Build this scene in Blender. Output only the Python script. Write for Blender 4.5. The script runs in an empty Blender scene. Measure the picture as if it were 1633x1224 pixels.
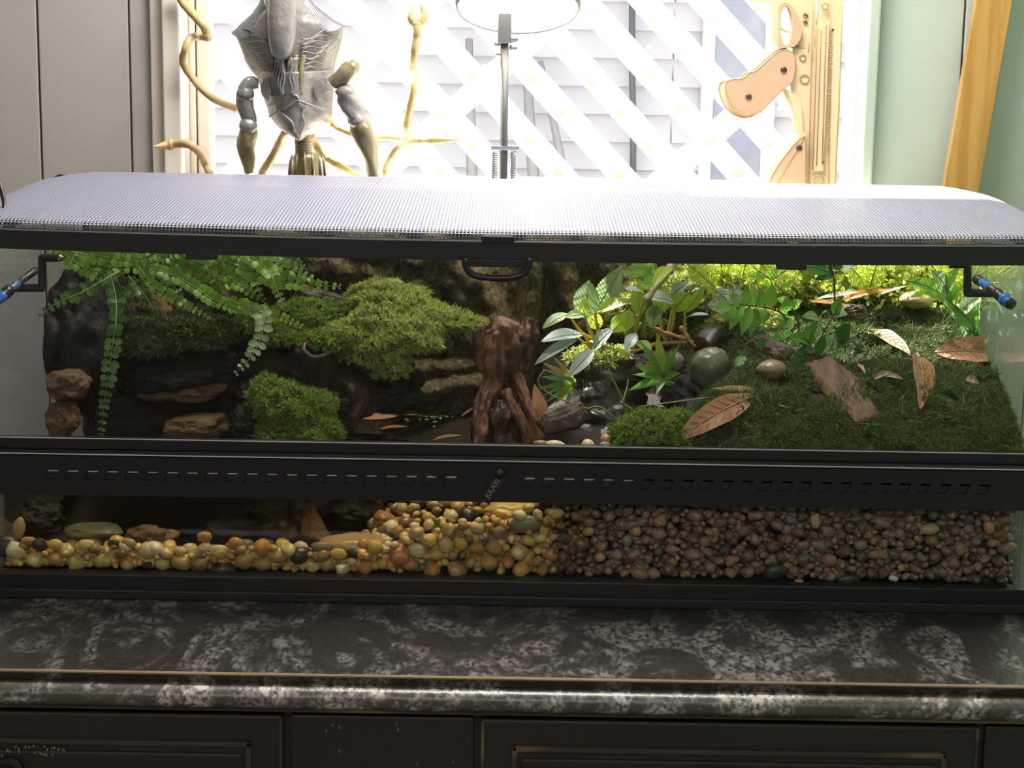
import bpy, bmesh, math, random
import numpy as np
from mathutils import Vector, Matrix, noise, Quaternion

random.seed(7)
rng = np.random.default_rng(7)
scn = bpy.context.scene
COL = scn.collection

# ------------------------------------------------------------------ camera
F_PX = 3190.0
CAM = Vector((0.0, -2.33, 0.77))
PITCH = math.radians(12.07)
ROLL = math.radians(0.95)
cd = bpy.data.cameras.new('camera')
cam = bpy.data.objects.new('camera', cd)
COL.objects.link(cam)
cd.sensor_fit = 'HORIZONTAL'
cd.sensor_width = 36.0
cd.lens = 36.0 * F_PX / 1633.0
cd.clip_start = 0.05
cam.location = CAM
fwd = Vector((0, math.cos(PITCH), -math.sin(PITCH)))
rt0 = Vector((1, 0, 0))
up0 = rt0.cross(fwd)
CR = rt0 * math.cos(ROLL) + up0 * math.sin(ROLL)
CU = up0 * math.cos(ROLL) - rt0 * math.sin(ROLL)
cam.rotation_mode = 'QUATERNION'
cam.rotation_quaternion = Matrix((CR, CU, -fwd)).transposed().to_quaternion()
scn.camera = cam

# ------------------------------------------------------------------ light
scn.view_settings.view_transform = 'Standard'
scn.view_settings.look = 'None'
scn.view_settings.gamma = 1.0
scn.view_settings.use_curve_mapping = False
scn.view_settings.exposure = 0.0
scn.cycles.transparent_max_bounces = 24
scn.cycles.max_bounces = 8
scn.cycles.sample_clamp_indirect = 6.0
scn.cycles.caustics_reflective = False
scn.cycles.caustics_refractive = False

w = bpy.data.worlds.new('sky')
scn.world = w
w.use_nodes = True
wn = w.node_tree
bg = wn.nodes['Background']
sky = wn.nodes.new('ShaderNodeTexSky')
sky.sky_type = 'HOSEK_WILKIE'
sky.turbidity = 4.0
sky.ground_albedo = 0.5
sky.sun_direction = (-0.43, 0.48, 0.766)
mixw = wn.nodes.new('ShaderNodeMix')
mixw.data_type = 'RGBA'
mixw.inputs[0].default_value = 0.75
mixw.inputs[7].default_value = (0.93, 0.96, 1.0, 1)
wn.links.new(sky.outputs[0], mixw.inputs[6])
wn.links.new(mixw.outputs[2], bg.inputs[0])
bg.inputs[1].default_value = 2.1

SUN_AZ, SUN_EL = math.radians(42), math.radians(50)
sd = bpy.data.lights.new('sun', 'SUN')
sd.energy = 42.0
sd.color = (1.0, 0.95, 0.86)
sd.angle = math.radians(0.6)
sun = bpy.data.objects.new('sun', sd)
COL.objects.link(sun)
sdir = Vector((math.sin(SUN_AZ) * math.cos(SUN_EL), -math.cos(SUN_AZ) * math.cos(SUN_EL), -math.sin(SUN_EL)))
sun.rotation_mode = 'QUATERNION'
sun.rotation_quaternion = sdir.to_track_quat('-Z', 'Y')
sun.location = (-3, 5, 5)

ad = bpy.data.lights.new('ceiling_lamp_light', 'AREA')
ad.shape = 'RECTANGLE'
ad.size = 0.7
ad.size_y = 0.35
ad.energy = 40
ad.color = (1.0, 0.93, 0.84)
al = bpy.data.objects.new('ceiling_lamp_light', ad)
COL.objects.link(al)
al.location = (0.05, 0.30, 1.56)

ad2_ = bpy.data.lights.new('room_fill_light', 'AREA')  # unseen fill light added behind the camera to lift the dark fronts
ad2_.shape = 'RECTANGLE'; ad2_.size = 1.4; ad2_.size_y = 0.8
ad2_.energy = 26
ad2_.color = (1.0, 0.95, 0.9)
al2 = bpy.data.objects.new('room_fill_light', ad2_)
COL.objects.link(al2)
al2.location = (-0.2, -2.5, 1.55)

# ------------------------------------------------------------------ pixel -> world helpers
def ray(px, py):
    return (fwd * F_PX + CR * (px - 816.5) - CU * (py - 612.0)).normalized()
def P(px, py, Y):
    d = ray(px, py)
    return CAM + d * ((Y - CAM.y) / d.y)
def PZ(px, py, Z):
    d = ray(px, py)
    return CAM + d * ((Z - CAM.z) / d.z)
def S(p):
    """metres per pixel at a point"""
    return (Vector(p) - CAM).dot(fwd) / F_PX

# ------------------------------------------------------------------ scene helpers
def W(o):
    v = Vector((0, 0, 0))
    while o is not None:
        v += o.location
        o = o.parent
    return v
def tag(o, label=None, cat=None, group=None, kind=None):
    if label: o['label'] = label
    if cat: o['category'] = cat
    if group: o['group'] = group
    if kind: o['kind'] = kind
    return o
def thing(name, label, cat, loc=(0, 0, 0), group=None, kind=None):
    o = bpy.data.objects.new(name, None)
    COL.objects.link(o)
    o.location = loc
    o.empty_display_size = 0.02
    return tag(o, label, cat, group, kind)

class MB:
    def __init__(s):
        s.v = []; s.f = []; s.m = []
    def add(s, vs, fs, mi=0):
        n = len(s.v)
        s.v.extend([tuple(p) for p in vs])
        s.f.extend([tuple(i + n for i in f) for f in fs])
        s.m.extend([mi] * len(fs))
        return s
    def box(s, lo, hi, mi=0, bev=0.0):
        x0, y0, z0 = lo; x1, y1, z1 = hi
        if bev > 0:
            bm = bmesh.new()
            bmesh.ops.create_cube(bm, size=1)
            for v in bm.verts:
                v.co = Vector((x0 + (v.co.x + .5) * (x1 - x0), y0 + (v.co.y + .5) * (y1 - y0), z0 + (v.co.z + .5) * (z1 - z0)))
            bmesh.ops.bevel(bm, geom=bm.edges[:], offset=bev, segments=2, affect='EDGES', profile=0.6)
            bm.verts.index_update()
            s.add([v.co for v in bm.verts], [[v.index for v in f.verts] for f in bm.faces], mi)
            bm.free()
            return s
        vs = [(x0,y0,z0),(x1,y0,z0),(x1,y1,z0),(x0,y1,z0),(x0,y0,z1),(x1,y0,z1),(x1,y1,z1),(x0,y1,z1)]
        return s.add(vs, [(0,3,2,1),(4,5,6,7),(0,1,5,4),(1,2,6,5),(2,3,7,6),(3,0,4,7)], mi)
    def tube(s, path, rad, sides=10, cap=True, mi=0, flat=1.0, fn=None):
        path = [Vector(p) for p in path]
        n = len(path)
        if not hasattr(rad, '__len__'): rad = [rad] * n
        ref = None
        rings = []
        vs = []
        for i, p in enumerate(path):
            t = (path[min(i + 1, n - 1)] - path[max(i - 1, 0)])
            t = t.normalized() if t.length > 1e-9 else Vector((0, 0, 1))
            if ref is None:
                a = Vector((0, 0, 1)) if abs(t.z) < .9 else Vector((0, 1, 0))
                ref = t.cross(a).normalized()
            ref = (ref - t * ref.dot(t))
            ref = ref.normalized() if ref.length > 1e-6 else t.orthogonal().normalized()
            b = t.cross(ref)
            for k in range(sides):
                an = 2 * math.pi * k / sides
                r = rad[i]
                if fn: r *= fn(i / max(1, n - 1), an, p)
                vs.append(p + ref * math.cos(an) * r + b * math.sin(an) * r * flat)
        fs = []
        for i in range(n - 1):
            for k in range(sides):
                a = i * sides + k; c = i * sides + (k + 1) % sides
                fs.append((a, c, c + sides, a + sides))
        if cap:
            fs.append(tuple(range(sides - 1, -1, -1)))
            fs.append(tuple((n - 1) * sides + k for k in range(sides)))
        return s.add(vs, fs, mi)
    def cyl(s, a, b, r, sides=20, mi=0):
        return s.tube([a, b], r, sides, True, mi)
    def lathe(s, o, axis, prof, sides=24, mi=0):
        """prof: (distance along axis, radius)"""
        axis = Vector(axis).normalized(); o = Vector(o)
        u = axis.orthogonal().normalized(); v = axis.cross(u); n = len(prof)
        vs = [o + axis*h + (u*math.cos(2*math.pi*k/sides) + v*math.sin(2*math.pi*k/sides))*max(r, 1e-5) for h, r in prof for k in range(sides)]
        fs = [(i*sides+k, i*sides+(k+1)%sides, (i+1)*sides+(k+1)%sides, (i+1)*sides+k) for i in range(n-1) for k in range(sides)]
        if prof[0][1] > 1e-4: fs.append(tuple(range(sides-1, -1, -1)))
        if prof[-1][1] > 1e-4: fs.append(tuple((n-1)*sides+k for k in range(sides)))
        return s.add(vs, fs, mi)
    def prism(s, pts, ext, mi=0):
        """pts: 3-D planar outline, ext: extrusion vector"""
        n = len(pts)
        pts = [Vector(p) for p in pts]; ext = Vector(ext)
        vs = pts + [p + ext for p in pts]
        fs = [tuple(range(n - 1, -1, -1)), tuple(range(n, 2 * n))]
        fs += [(i, (i + 1) % n, (i + 1) % n + n, i + n) for i in range(n)]
        return s.add(vs, fs, mi)
    def blob(s, c, r, amp=.15, freq=2.0, seed=0, sub=3, mi=0, rot=None, oct=3, flatten=None):
        bm = bmesh.new()
        bmesh.ops.create_icosphere(bm, subdivisions=sub, radius=1)
        off = Vector((seed * 3.17, seed * 1.71, seed * 2.43))
        for v in bm.verts:
            d = v.co.normalized()
            k = 1 + amp * noise.fractal(d * freq + off, 1.0, 2.0, oct)
            q = d * k
            if flatten:
                q.z = max(-flatten, min(flatten, q.z))
            q = Vector((q.x * r[0], q.y * r[1], q.z * r[2]))
            if rot: q = rot @ q
            v.co = Vector(c) + q
        bm.verts.index_update()
        s.add([v.co for v in bm.verts], [[v.index for v in f.verts] for f in bm.faces], mi)
        bm.free()
        return s
    def grid(s, fn, nu, nv, mi=0):
        vs = [fn(i / nu, j / nv) for j in range(nv + 1) for i in range(nu + 1)]
        fs = []
        for j in range(nv):
            for i in range(nu):
                a = j * (nu + 1) + i
                fs.append((a, a + 1, a + nu + 2, a + nu + 1))
        return s.add(vs, fs, mi)
    def build(s, name, mats, parent=None, smooth=True, kind=None, label=None, origin=None):
        return mesh_obj(name, s.v, s.f, mats, parent, smooth, s.m, kind, label, origin)

def mesh_obj(name, v, f, mats, parent=None, smooth=True, mi=None, kind=None, label=None, origin=None):
    v = np.asarray([tuple(p) for p in v] if not isinstance(v, np.ndarray) else v, dtype=np.float64)
    if parent is None:
        o0 = Vector(origin) if origin is not None else Vector(((v[:,0].min()+v[:,0].max())/2, (v[:,1].min()+v[:,1].max())/2, v[:,2].min()))
        loc = o0
    else:
        o0 = W(parent); loc = Vector((0, 0, 0))
    v = v - np.array(o0)
    me = bpy.data.meshes.new(name)
    me.from_pydata(v.tolist(), [], f.tolist() if isinstance(f, np.ndarray) else f)
    if not isinstance(mats, (list, tuple)): mats = [mats]
    for m in mats: me.materials.append(m)
    if mi is not None and len(mats) > 1:
        me.polygons.foreach_set('material_index', np.array(mi, dtype=np.int32))
    if smooth:
        me.polygons.foreach_set('use_smooth', np.ones(len(me.polygons), dtype=bool))
        if smooth == 'auto':
            try: me.set_sharp_from_angle(angle=math.radians(38))
            except Exception: pass
    me.update()
    o = bpy.data.objects.new(name, me)
    COL.objects.link(o)
    o.location = loc
    if parent is not None: o.parent = parent
    if kind: o['kind'] = kind
    if label: o['label'] = label
    return o

def smooth_path(pts, n=24):
    """Catmull-Rom through 3-D points, with scalar extras allowed"""
    pts = [np.array(p, dtype=float) for p in pts]
    if len(pts) == 2:
        return [pts[0] + (pts[1] - pts[0]) * t for t in np.linspace(0, 1, n)]
    ext = [2 * pts[0] - pts[1]] + pts + [2 * pts[-1] - pts[-2]]
    out = []
    m = len(pts) - 1
    for k in range(n):
        u = k / (n - 1) * m
        i = min(int(u), m - 1); t = u - i
        p0, p1, p2, p3 = ext[i], ext[i+1], ext[i+2], ext[i+3]
        out.append(.5 * ((2*p1) + (-p0+p2)*t + (2*p0-5*p1+4*p2-p3)*t*t + (-p0+3*p1-3*p2+p3)*t**3))
    return out

# ------------------------------------------------------------------ materials
def pm(name, cols, scale=8.0, rough=.6, bump=0.0, bscale=30.0, metal=0.0, spec=.5, stretch=(1,1,1), detail=5.0,
       transl=0.0, island=0.0, coat=0.0, contrast=None, obj_random=0.0, tcol=None):
    """procedural principled material: cols = one colour or list of (position, colour) over noise"""
    m = bpy.data.materials.new(name)
    m.use_nodes = True
    nt = m.node_tree; N = nt.nodes; L = nt.links
    b = N['Principled BSDF']; out = N['Material Output']
    b.inputs['Roughness'].default_value = rough
    b.inputs['Metallic'].default_value = metal
    b.inputs['Specular IOR Level'].default_value = spec
    if coat: b.inputs['Coat Weight'].default_value = coat; b.inputs['Coat Roughness'].default_value = .08
    tc = N.new('ShaderNodeTexCoord'); mp = N.new('ShaderNodeMapping')
    mp.inputs['Scale'].default_value = stretch
    L.new(tc.outputs['Object'], mp.inputs['Vector'])
    if isinstance(cols, tuple): cols = [(0, cols), (1, tuple(c * .82 for c in cols))]
    nz = N.new('ShaderNodeTexNoise'); nz.inputs['Scale'].default_value = scale; nz.inputs['Detail'].default_value = detail
    L.new(mp.outputs['Vector'], nz.inputs['Vector'])
    rp = N.new('ShaderNodeValToRGB')
    el = rp.color_ramp.elements
    while len(el) < len(cols): el.new(.5)
    for e, (p, c) in zip(el, cols):
        e.position = p; e.color = (*c, 1)
    L.new(nz.outputs['Fac'], rp.inputs['Fac'])
    col = rp.outputs['Color']
    if island or obj_random:
        hs = N.new('ShaderNodeHueSaturation')
        if island:
            src = N.new('ShaderNodeNewGeometry').outputs['Random Per Island']; amt = island
        else:
            src = N.new('ShaderNodeObjectInfo').outputs['Random']; amt = obj_random
        mr = N.new('ShaderNodeMapRange'); mr.inputs[3].default_value = 1 - amt; mr.inputs[4].default_value = 1 + amt
        L.new(src, mr.inputs[0]); L.new(mr.outputs[0], hs.inputs['Value'])
        mh = N.new('ShaderNodeMapRange'); mh.inputs[3].default_value = .5 - amt * .07; mh.inputs[4].default_value = .5 + amt * .05
        ml = N.new('ShaderNodeMath'); ml.operation = 'FRACT'; mm = N.new('ShaderNodeMath'); mm.operation = 'MULTIPLY'; mm.inputs[1].default_value = 7.31
        L.new(src, mm.inputs[0]); L.new(mm.outputs[0], ml.inputs[0]); L.new(ml.outputs[0], mh.inputs[0]); L.new(mh.outputs[0], hs.inputs['Hue'])
        L.new(col, hs.inputs['Color']); col = hs.outputs['Color']
    L.new(col, b.inputs['Base Color'])
    if bump:
        n2 = N.new('ShaderNodeTexNoise'); n2.inputs['Scale'].default_value = bscale; n2.inputs['Detail'].default_value = 6
        L.new(mp.outputs['Vector'], n2.inputs['Vector'])
        bp = N.new('ShaderNodeBump'); bp.inputs['Strength'].default_value = bump; bp.inputs['Distance'].default_value = .004
        L.new(n2.outputs['Fac'], bp.inputs['Height']); L.new(bp.outputs['Normal'], b.inputs['Normal'])
    if transl:
        tr = N.new('ShaderNodeBsdfTranslucent'); mx = N.new('ShaderNodeMixShader'); mx.inputs[0].default_value = transl
        if tcol: tr.inputs['Color'].default_value = (*tcol, 1)
        else: L.new(col, tr.inputs['Color'])
        L.new(b.outputs[0], mx.inputs[1]); L.new(tr.outputs[0], mx.inputs[2]); L.new(mx.outputs[0], out.inputs['Surface'])
    return m

def glassy(name, tint=(1,1,1), refl=.06, rough=.02, speck=0.0, bump=0.0, ior=1.45):
    m = bpy.data.materials.new(name); m.use_nodes = True
    nt = m.node_tree; N = nt.nodes; L = nt.links
    N.remove(N['Principled BSDF']); out = N['Material Output']
    tr = N.new('ShaderNodeBsdfTransparent'); tr.inputs[0].default_value = (*tint, 1)
    gl = N.new('ShaderNodeBsdfGlossy'); gl.inputs['Roughness'].default_value = rough
    # Schlick reflectance, the same on both faces of a pane
    fr = N.new('ShaderNodeLayerWeight'); fr.inputs[0].default_value = .5
    pw = N.new('ShaderNodeMath'); pw.operation = 'POWER'; pw.inputs[1].default_value = 5.0
    L.new(fr.outputs['Facing'], pw.inputs[0])
    r0 = ((ior-1)/(ior+1))**2
    ma = N.new('ShaderNodeMath'); ma.operation = 'MULTIPLY_ADD'; ma.inputs[1].default_value = 1-r0; ma.inputs[2].default_value = r0
    L.new(pw.outputs[0], ma.inputs[0])
    mx = N.new('ShaderNodeMixShader')
    L.new(ma.outputs[0], mx.inputs[0]); L.new(tr.outputs[0], mx.inputs[1]); L.new(gl.outputs[0], mx.inputs[2])
    last = mx.outputs[0]
    if bump:
        tc = N.new('ShaderNodeTexCoord'); n2 = N.new('ShaderNodeTexNoise'); n2.inputs['Scale'].default_value = 14; n2.inputs['Detail'].default_value = 2
        L.new(tc.outputs['Object'], n2.inputs['Vector'])
        bp = N.new('ShaderNodeBump'); bp.inputs['Strength'].default_value = bump; bp.inputs['Distance'].default_value = .01
        L.new(n2.outputs['Fac'], bp.inputs['Height']); L.new(bp.outputs['Normal'], gl.inputs['Normal']); L.new(bp.outputs['Normal'], fr.inputs['Normal'])
    if speck:
        tc = N.new('ShaderNodeTexCoord'); vo = N.new('ShaderNodeTexVoronoi'); vo.inputs['Scale'].default_value = 26
        L.new(tc.outputs['Object'], vo.inputs['Vector'])
        nz = N.new('ShaderNodeTexNoise'); nz.inputs['Scale'].default_value = 9
        L.new(tc.outputs['Object'], nz.inputs['Vector'])
        mr = N.new('ShaderNodeMapRange'); mr.inputs[1].default_value = .45; mr.inputs[2].default_value = .7; mr.inputs[3].default_value = 0.0; mr.inputs[4].default_value = speck
        L.new(nz.outputs['Fac'], mr.inputs[0])
        lt = N.new('ShaderNodeMath'); lt.operation = 'LESS_THAN'; L.new(vo.outputs['Distance'], lt.inputs[0]); L.new(mr.outputs[0], lt.inputs[1])
        df = N.new('ShaderNodeBsdfDiffuse'); df.inputs[0].default_value = (.9, .9, .92, 1)
        tl = N.new('ShaderNodeBsdfTranslucent'); tl.inputs[0].default_value = (.95, .95, .97, 1)
        ad_ = N.new('ShaderNodeMixShader'); ad_.inputs[0].default_value = .6
        L.new(df.outputs[0], ad_.inputs[1]); L.new(tl.outputs[0], ad_.inputs[2])
        m2 = N.new('ShaderNodeMixShader'); L.new(lt.outputs[0], m2.inputs[0]); L.new(last, m2.inputs[1]); L.new(ad_.outputs[0], m2.inputs[2])
        last = m2.outputs[0]
    L.new(last, out.inputs['Surface'])
    return m

def emit(name, col, strength):
    m = bpy.data.materials.new(name); m.use_nodes = True
    nt = m.node_tree; N = nt.nodes
    N.remove(N['Principled BSDF'])
    e = N.new('ShaderNodeEmission'); e.inputs[0].default_value = (*col, 1); e.inputs[1].default_value = strength
    nt.links.new(e.outputs[0], N['Material Output'].inputs['Surface'])
    return m

M = {}
M['wall_grey'] = pm('grey_wall_paint', [(0, (.40,.38,.375)), (1, (.44,.42,.41))], 3, .7, .05, 200)
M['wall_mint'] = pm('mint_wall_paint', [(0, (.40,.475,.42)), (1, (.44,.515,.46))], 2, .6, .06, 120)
M['wall_green'] = pm('green_wall_paint', [(0, (.30,.42,.29)), (1, (.34,.47,.33))], 2, .6, .05, 120)
M['plain'] = pm('plain_wall_paint', [(0, (.42,.41,.40)), (1, (.47,.46,.45))], 2, .8)
M['floor'] = pm('brown_floor_boards', [(0, (.14,.09,.06)), (1, (.22,.15,.1))], 4, .5, stretch=(1,8,1))
M['frame_white'] = pm('cream_window_paint', [(0, (.84,.79,.72)), (1, (.9,.86,.8))], 4, .5)
M['frame_beige_shade'] = pm('beige_shade_window_paint', [(0, (.60,.54,.47)), (1, (.66,.6,.53))], 4, .6)  # beige puts the casing's shaded side into the colour
M['black'] = pm('satin_black_plastic', [(0, (.014,.014,.016)), (1, (.020,.020,.023))], 20, .32, .02, 300)
M['black_matt'] = pm('matt_black_plastic', [(0, (.015,.014,.017)), (1, (.022,.021,.025))], 20, .5)
M['rail'] = pm('black_aluminium_rail', [(0, (.013,.013,.017)), (1, (.019,.018,.024))], 12, .28, metal=0.0)
M['glass'] = glassy('clear_tank_glass', (.985,.995,.985), ior=1.3)
M['window_glass'] = glassy('dusty_window_glass', (.98,.99,.99), speck=.13, ior=1.2)
M['water_side'] = glassy('clear_tea_water_edge', (.95,.89,.72), ior=1.12)
M['water'] = glassy('tea_stained_water', (.93,.86,.66), bump=.35, ior=1.33)
# ------------------------------------------------------------------ room shell
WY = 0.72          # inner face of window wall
WT = 0.12
FL, CE = -0.85, 1.60
XL, XR, YB = -1.75, 0.80, -3.6
wx0 = P(292, 150, WY).x; wx1 = P(1376, 150, WY).x
SILL = 0.40; HEAD = 1.33

def struct(name, mb, mat, smooth=False, label=None):
    o = mb.build(name, mat, None, smooth)
    o['kind'] = 'structure'
    if label: o['label'] = label
    return o
struct('floor', MB().box((XL-.1, YB-.1, FL-.08), (XR+.1, WY+WT, FL)), M['floor'], label='brown boarded floor under the dark cabinet')
struct('ceiling', MB().box((XL-.1, YB-.1, CE), (XR+.1, WY+WT, CE+.08)), M['plain'], label='plain pale ceiling above the terrarium')
struct('wall_back', MB().box((XL-.1, YB-.1, FL), (XR+.1, YB, CE)), M['plain'], label='plain wall opposite the window')
struct('wall_left', MB().box((XL-.1, YB, FL), (XL, WY+WT, CE)), M['plain'], label='plain side wall far beyond the terrarium')
struct('wall_right', MB().box((XR, YB, FL), (XR+.1, WY+WT, CE)), M['wall_green'], label='green side wall beyond the leaning wooden plank')
# the window wall: masonry below / above the opening plus board panels either side
wf = struct('wall_front', MB().box((XL, WY+.012, FL), (wx0, WY+WT, CE)).box((wx1, WY+.012, FL), (XR, WY+WT, CE))
            .box((wx0, WY+.012, FL), (wx1, WY+WT, SILL-.03)).box((wx0, WY+.012, HEAD), (wx1, WY+WT, CE)), M['plain'],
            label='window wall with grey boards on one side and mint boards on the other')
def board(x0, x1, mat):
    # groove lines in the photo lean slightly: boards are cut out of true by a few millimetres
    MB().box((x0+.0016, WY, FL), (x1-.0016, WY+.014, CE), bev=.0015).build('panel', mat, wf, False)
gx = [P(63, 150, WY).x, P(208, 150, WY).x]
edges = [XL, gx[0]-.28, gx[0]-.139, gx[0], gx[1], P(243, 150, WY).x]
for a, b in zip(edges[:-1], edges[1:]): board(a, b, M['wall_grey'])
gr = P(1531, 150, WY).x
board(P(1394, 150, WY).x, gr, M['wall_mint']); board(gr, XR, M['wall_mint'])

# ------------------------------------------------------------------ window
win = thing('window_1', None, None, (0, WY, SILL)); win['kind'] = 'structure'
win['label'] = 'bright window with cream frame behind the terrarium'
c0 = P(243, 150, WY).x; c1 = P(264, 150, WY).x
MB().box((c0, WY-.010, SILL-.04), (c1, WY+.012, HEAD+.07), bev=.002).build('outer_casing', M['frame_beige_shade'], win, False)
MB().box((c1, WY-.022, SILL-.04), (wx0, WY+.012, HEAD+.07), bev=.003).build('casing', M['frame_white'], win, False)
MB().box((wx1, WY-.022, SILL-.04), (P(1394, 150, WY).x, WY+.012, HEAD+.07), bev=.003).build('casing', M['wall_mint'], win, False)  # mint instead of cream puts this unlit casing's shade into the colour
MB().box((c0, WY-.022, HEAD), (P(1394, 150, WY).x, WY+.012, HEAD+.07), bev=.003).build('head_casing', M['frame_white'], win, False)
MB().box((wx0-.03, WY-.115, SILL-.03), (wx1+.03, WY+WT+.03, SILL), bev=.004).build('sill_board', M['frame_white'], win, False)
GY = WY + .075
fl0, fl1 = P(338, 150, GY).x, P(1350, 150, GY).x
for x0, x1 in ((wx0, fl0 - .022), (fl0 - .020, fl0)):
    MB().box((x0, GY-.02, SILL), (x1, GY+.03, HEAD), bev=.003).build('stile', M['frame_beige_shade'], win, False)
MB().box((fl1, GY-.02, SILL), (wx1, GY+.03, HEAD), bev=.003).build('stile', M['frame_white'], win, False)
MB().box((fl0, GY-.02, SILL), (fl1, GY+.03, SILL+.03), bev=.003).build('bottom_rail', M['frame_white'], win, False)
MB().box((fl0, GY-.02, HEAD-.04), (fl1, GY+.03, HEAD), bev=.003).build('top_rail', M['frame_white'], win, False)
MB().box((fl0-.004, GY+.004, SILL+.026), (fl1+.004, GY+.008, HEAD-.036)).build('pane', M['window_glass'], win, False)

# ------------------------------------------------------------------ outside
M['siding'] = pm('pale_lavender_siding', [(0, (.46,.45,.49)), (1, (.52,.51,.55))], 3, .7)
M['ground'] = pm('darkened_outdoor_ground', [(0, (.07,.065,.06)), (1, (.10,.095,.085))], 4, .8)  # unseen ground kept dark to cut the sun bounced onto the siding
M['slat'] = pm('white_lattice_paint', [(0, (.88,.87,.85)), (.62, (.90,.89,.87)), (.8, (.86,.82,.75))], 9, .6, stretch=(1,1,1))
M['nail'] = pm('rusty_tan_knot', [(0, (.55,.42,.29)), (1, (.66,.53,.39))], 30, .7)
M['stake'] = pm('grey_weathered_stake', [(0, (.26,.24,.25)), (1, (.36,.34,.35))], 20, .8)
M['dark_glass'] = pm('dark_blue_window_glass', [(0, (.20,.22,.30)), (1, (.33,.35,.44))], 14, .25)
M['cable_grey'] = pm('grey_cable_sheath', (.12,.12,.13), 10, .5)
struct('outdoor_ground', MB().box((-6, WY+WT+.01, -1.15), (6, 9, -1.05)), M['ground'], label='dark unseen ground outside the window')
SY = 2.7
sw = struct('outdoor_wall', MB().box((-4, SY+.012, -1.05), (4, SY+.15, 1.1)), M['siding'], label='pale lavender clapboard wall across the yard')
pitch_b = (P(1000, 50, SY).z - P(1000, 95, SY).z)
z = P(1000, 95, SY).z - 14 * pitch_b
while z < 1.1 - pitch_b:
    xs = P(1075, 100, SY).x
    for xa, xb in ((-4, xs), (xs, 4)):
        MB().prism([(xa, SY+.014, z+pitch_b-.003), (xa, SY-.002, z+.003), (xa, SY+.014, z+.003)], (xb-xa-.004, 0, 0)).build('siding_board', M['siding'], sw, False)
    z += pitch_b
w2 = thing('window_2', None, None, (P(1175, 150, SY).x, SY-.03, 0)); w2['kind'] = 'structure'
w2['label'] = 'dark blue window in the clapboard wall across the yard'
xa, xb = P(1136, 150, SY).x, P(1215, 150, SY).x
MB().box((xa, SY-.02, -.4), (xb, SY-.006, 1.0)).build('pane', M['dark_glass'], w2, False)
for q0, q1 in ((xa-.03, xa), (xb, xb+.03)):
    MB().box((q0, SY-.03, -.45), (q1, SY+.0, 1.03), bev=.004).build('frame', M['frame_white'], w2, False)
LY = 1.15
lat = thing('garden_lattice', 'white diagonal wooden lattice with tan nail knots outside the window', 'lattice', (0, LY, -.2))
def slat(pa, pb, wd, y0, y1, knots=()):
    a, b = P(*pa, y0), P(*pb, y0)
    d = (b - a).normalized(); n = Vector((-d.z, 0, d.x))
    a = a - d * .12; b = b + d * .12
    hw = wd / 2
    o = MB().prism([a + n*hw, b + n*hw, b - n*hw, a - n*hw], (0, y1 - y0, 0)).build('slat', M['slat'], lat, False)
    for kx, ky in knots:
        c = P(kx, ky, y0)
        MB().lathe(c + Vector((0, .002, 0)), (0, -1, 0), [(0, .0095), (.003, .009), (.0045, .005)], 10).build('nail_head', M['nail'], o)
sl = .042
for k in range(-7, 13):
    off = 95 * k
    # the line through (993,70) going down-right
    pa = (993 + off - 115, 70 - 128); pb = (993 + off + 260, 70 + 290)
    kn = []
    for j in range(-1, 5):
        kx, ky = 993 + off + 46*j - 2 * (k % 2), 70 + 51*j + 3 * (k % 3)
        if 560 < kx < 1250 and -5 < ky < 285 and (kx + ky) > 800 and ((j * 7 + k * 3) % 5) != 0: kn.append((kx, ky))
    slat(pa, pb, sl, LY, LY + .009, kn)
for xm in (455, 690, 1150, 1385, 230):
    pa = (xm - 150, 205 + 132); pb = (xm + 300, 205 - 264)
    slat(pa, pb, .040, LY + .011, LY + .020)
for i, (pa, pb, r) in enumerate((((748, 62), (753, 300), .013), ((838, 85), (852, 300), .014), ((862, 98), (905, 300), .010))):
    a = P(*pa, SY - .05); b = P(*pb, SY - .16); d = (b - a) * 3
    o = MB().tube([a, a + d * .25, a + d * .6, a + d], [r * .7, r, r, r * 1.1], 8).build('garden_stake', M['stake'])
    tag(o, ['grey stake leaning on the siding seen just past the lamp pole, alone', 'thick grey upright stake against the siding, next to the slanting one',
            'thin grey stake slanting away from the upright stake on the siding'][i], 'stake')
o = MB().tube([P(1008, -20, SY - .03), P(1008, 120, SY - .03), P(1010, 200, SY - .03), P(1008, 420, SY - .03)], .008, 8).build('wall_cable', M['cable_grey'])
tag(o, 'dark vertical cable running down the pale siding outside', 'cable')

# ------------------------------------------------------------------ leaning plank
M['plank'] = pm('varnished_pine', [(0, (.37,.185,.04)), (.45, (.43,.22,.05)), (.55, (.52,.30,.085)), (1, (.40,.20,.045))], 5, .38, .05, 60, stretch=(6,1,.5))
py_ = .685
pk = [P(1558, 0, py_), P(1614, 0, py_), P(1558, 317, py_), P(1503, 317, py_)]
pd = ((pk[3] - pk[0]) + (pk[2] - pk[1])).normalized()
pk = [pk[0] - pd*.55, pk[1] - pd*.55, pk[2] + pd*((FL - pk[2].z)/pd.z), pk[3] + pd*((FL - pk[3].z)/pd.z)]
o = MB().prism(pk, (0, .022, 0)).build('wooden_plank', M['plank'], None, False)
tag(o, 'varnished orange pine plank leaning against the wall corner', 'plank')

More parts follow.
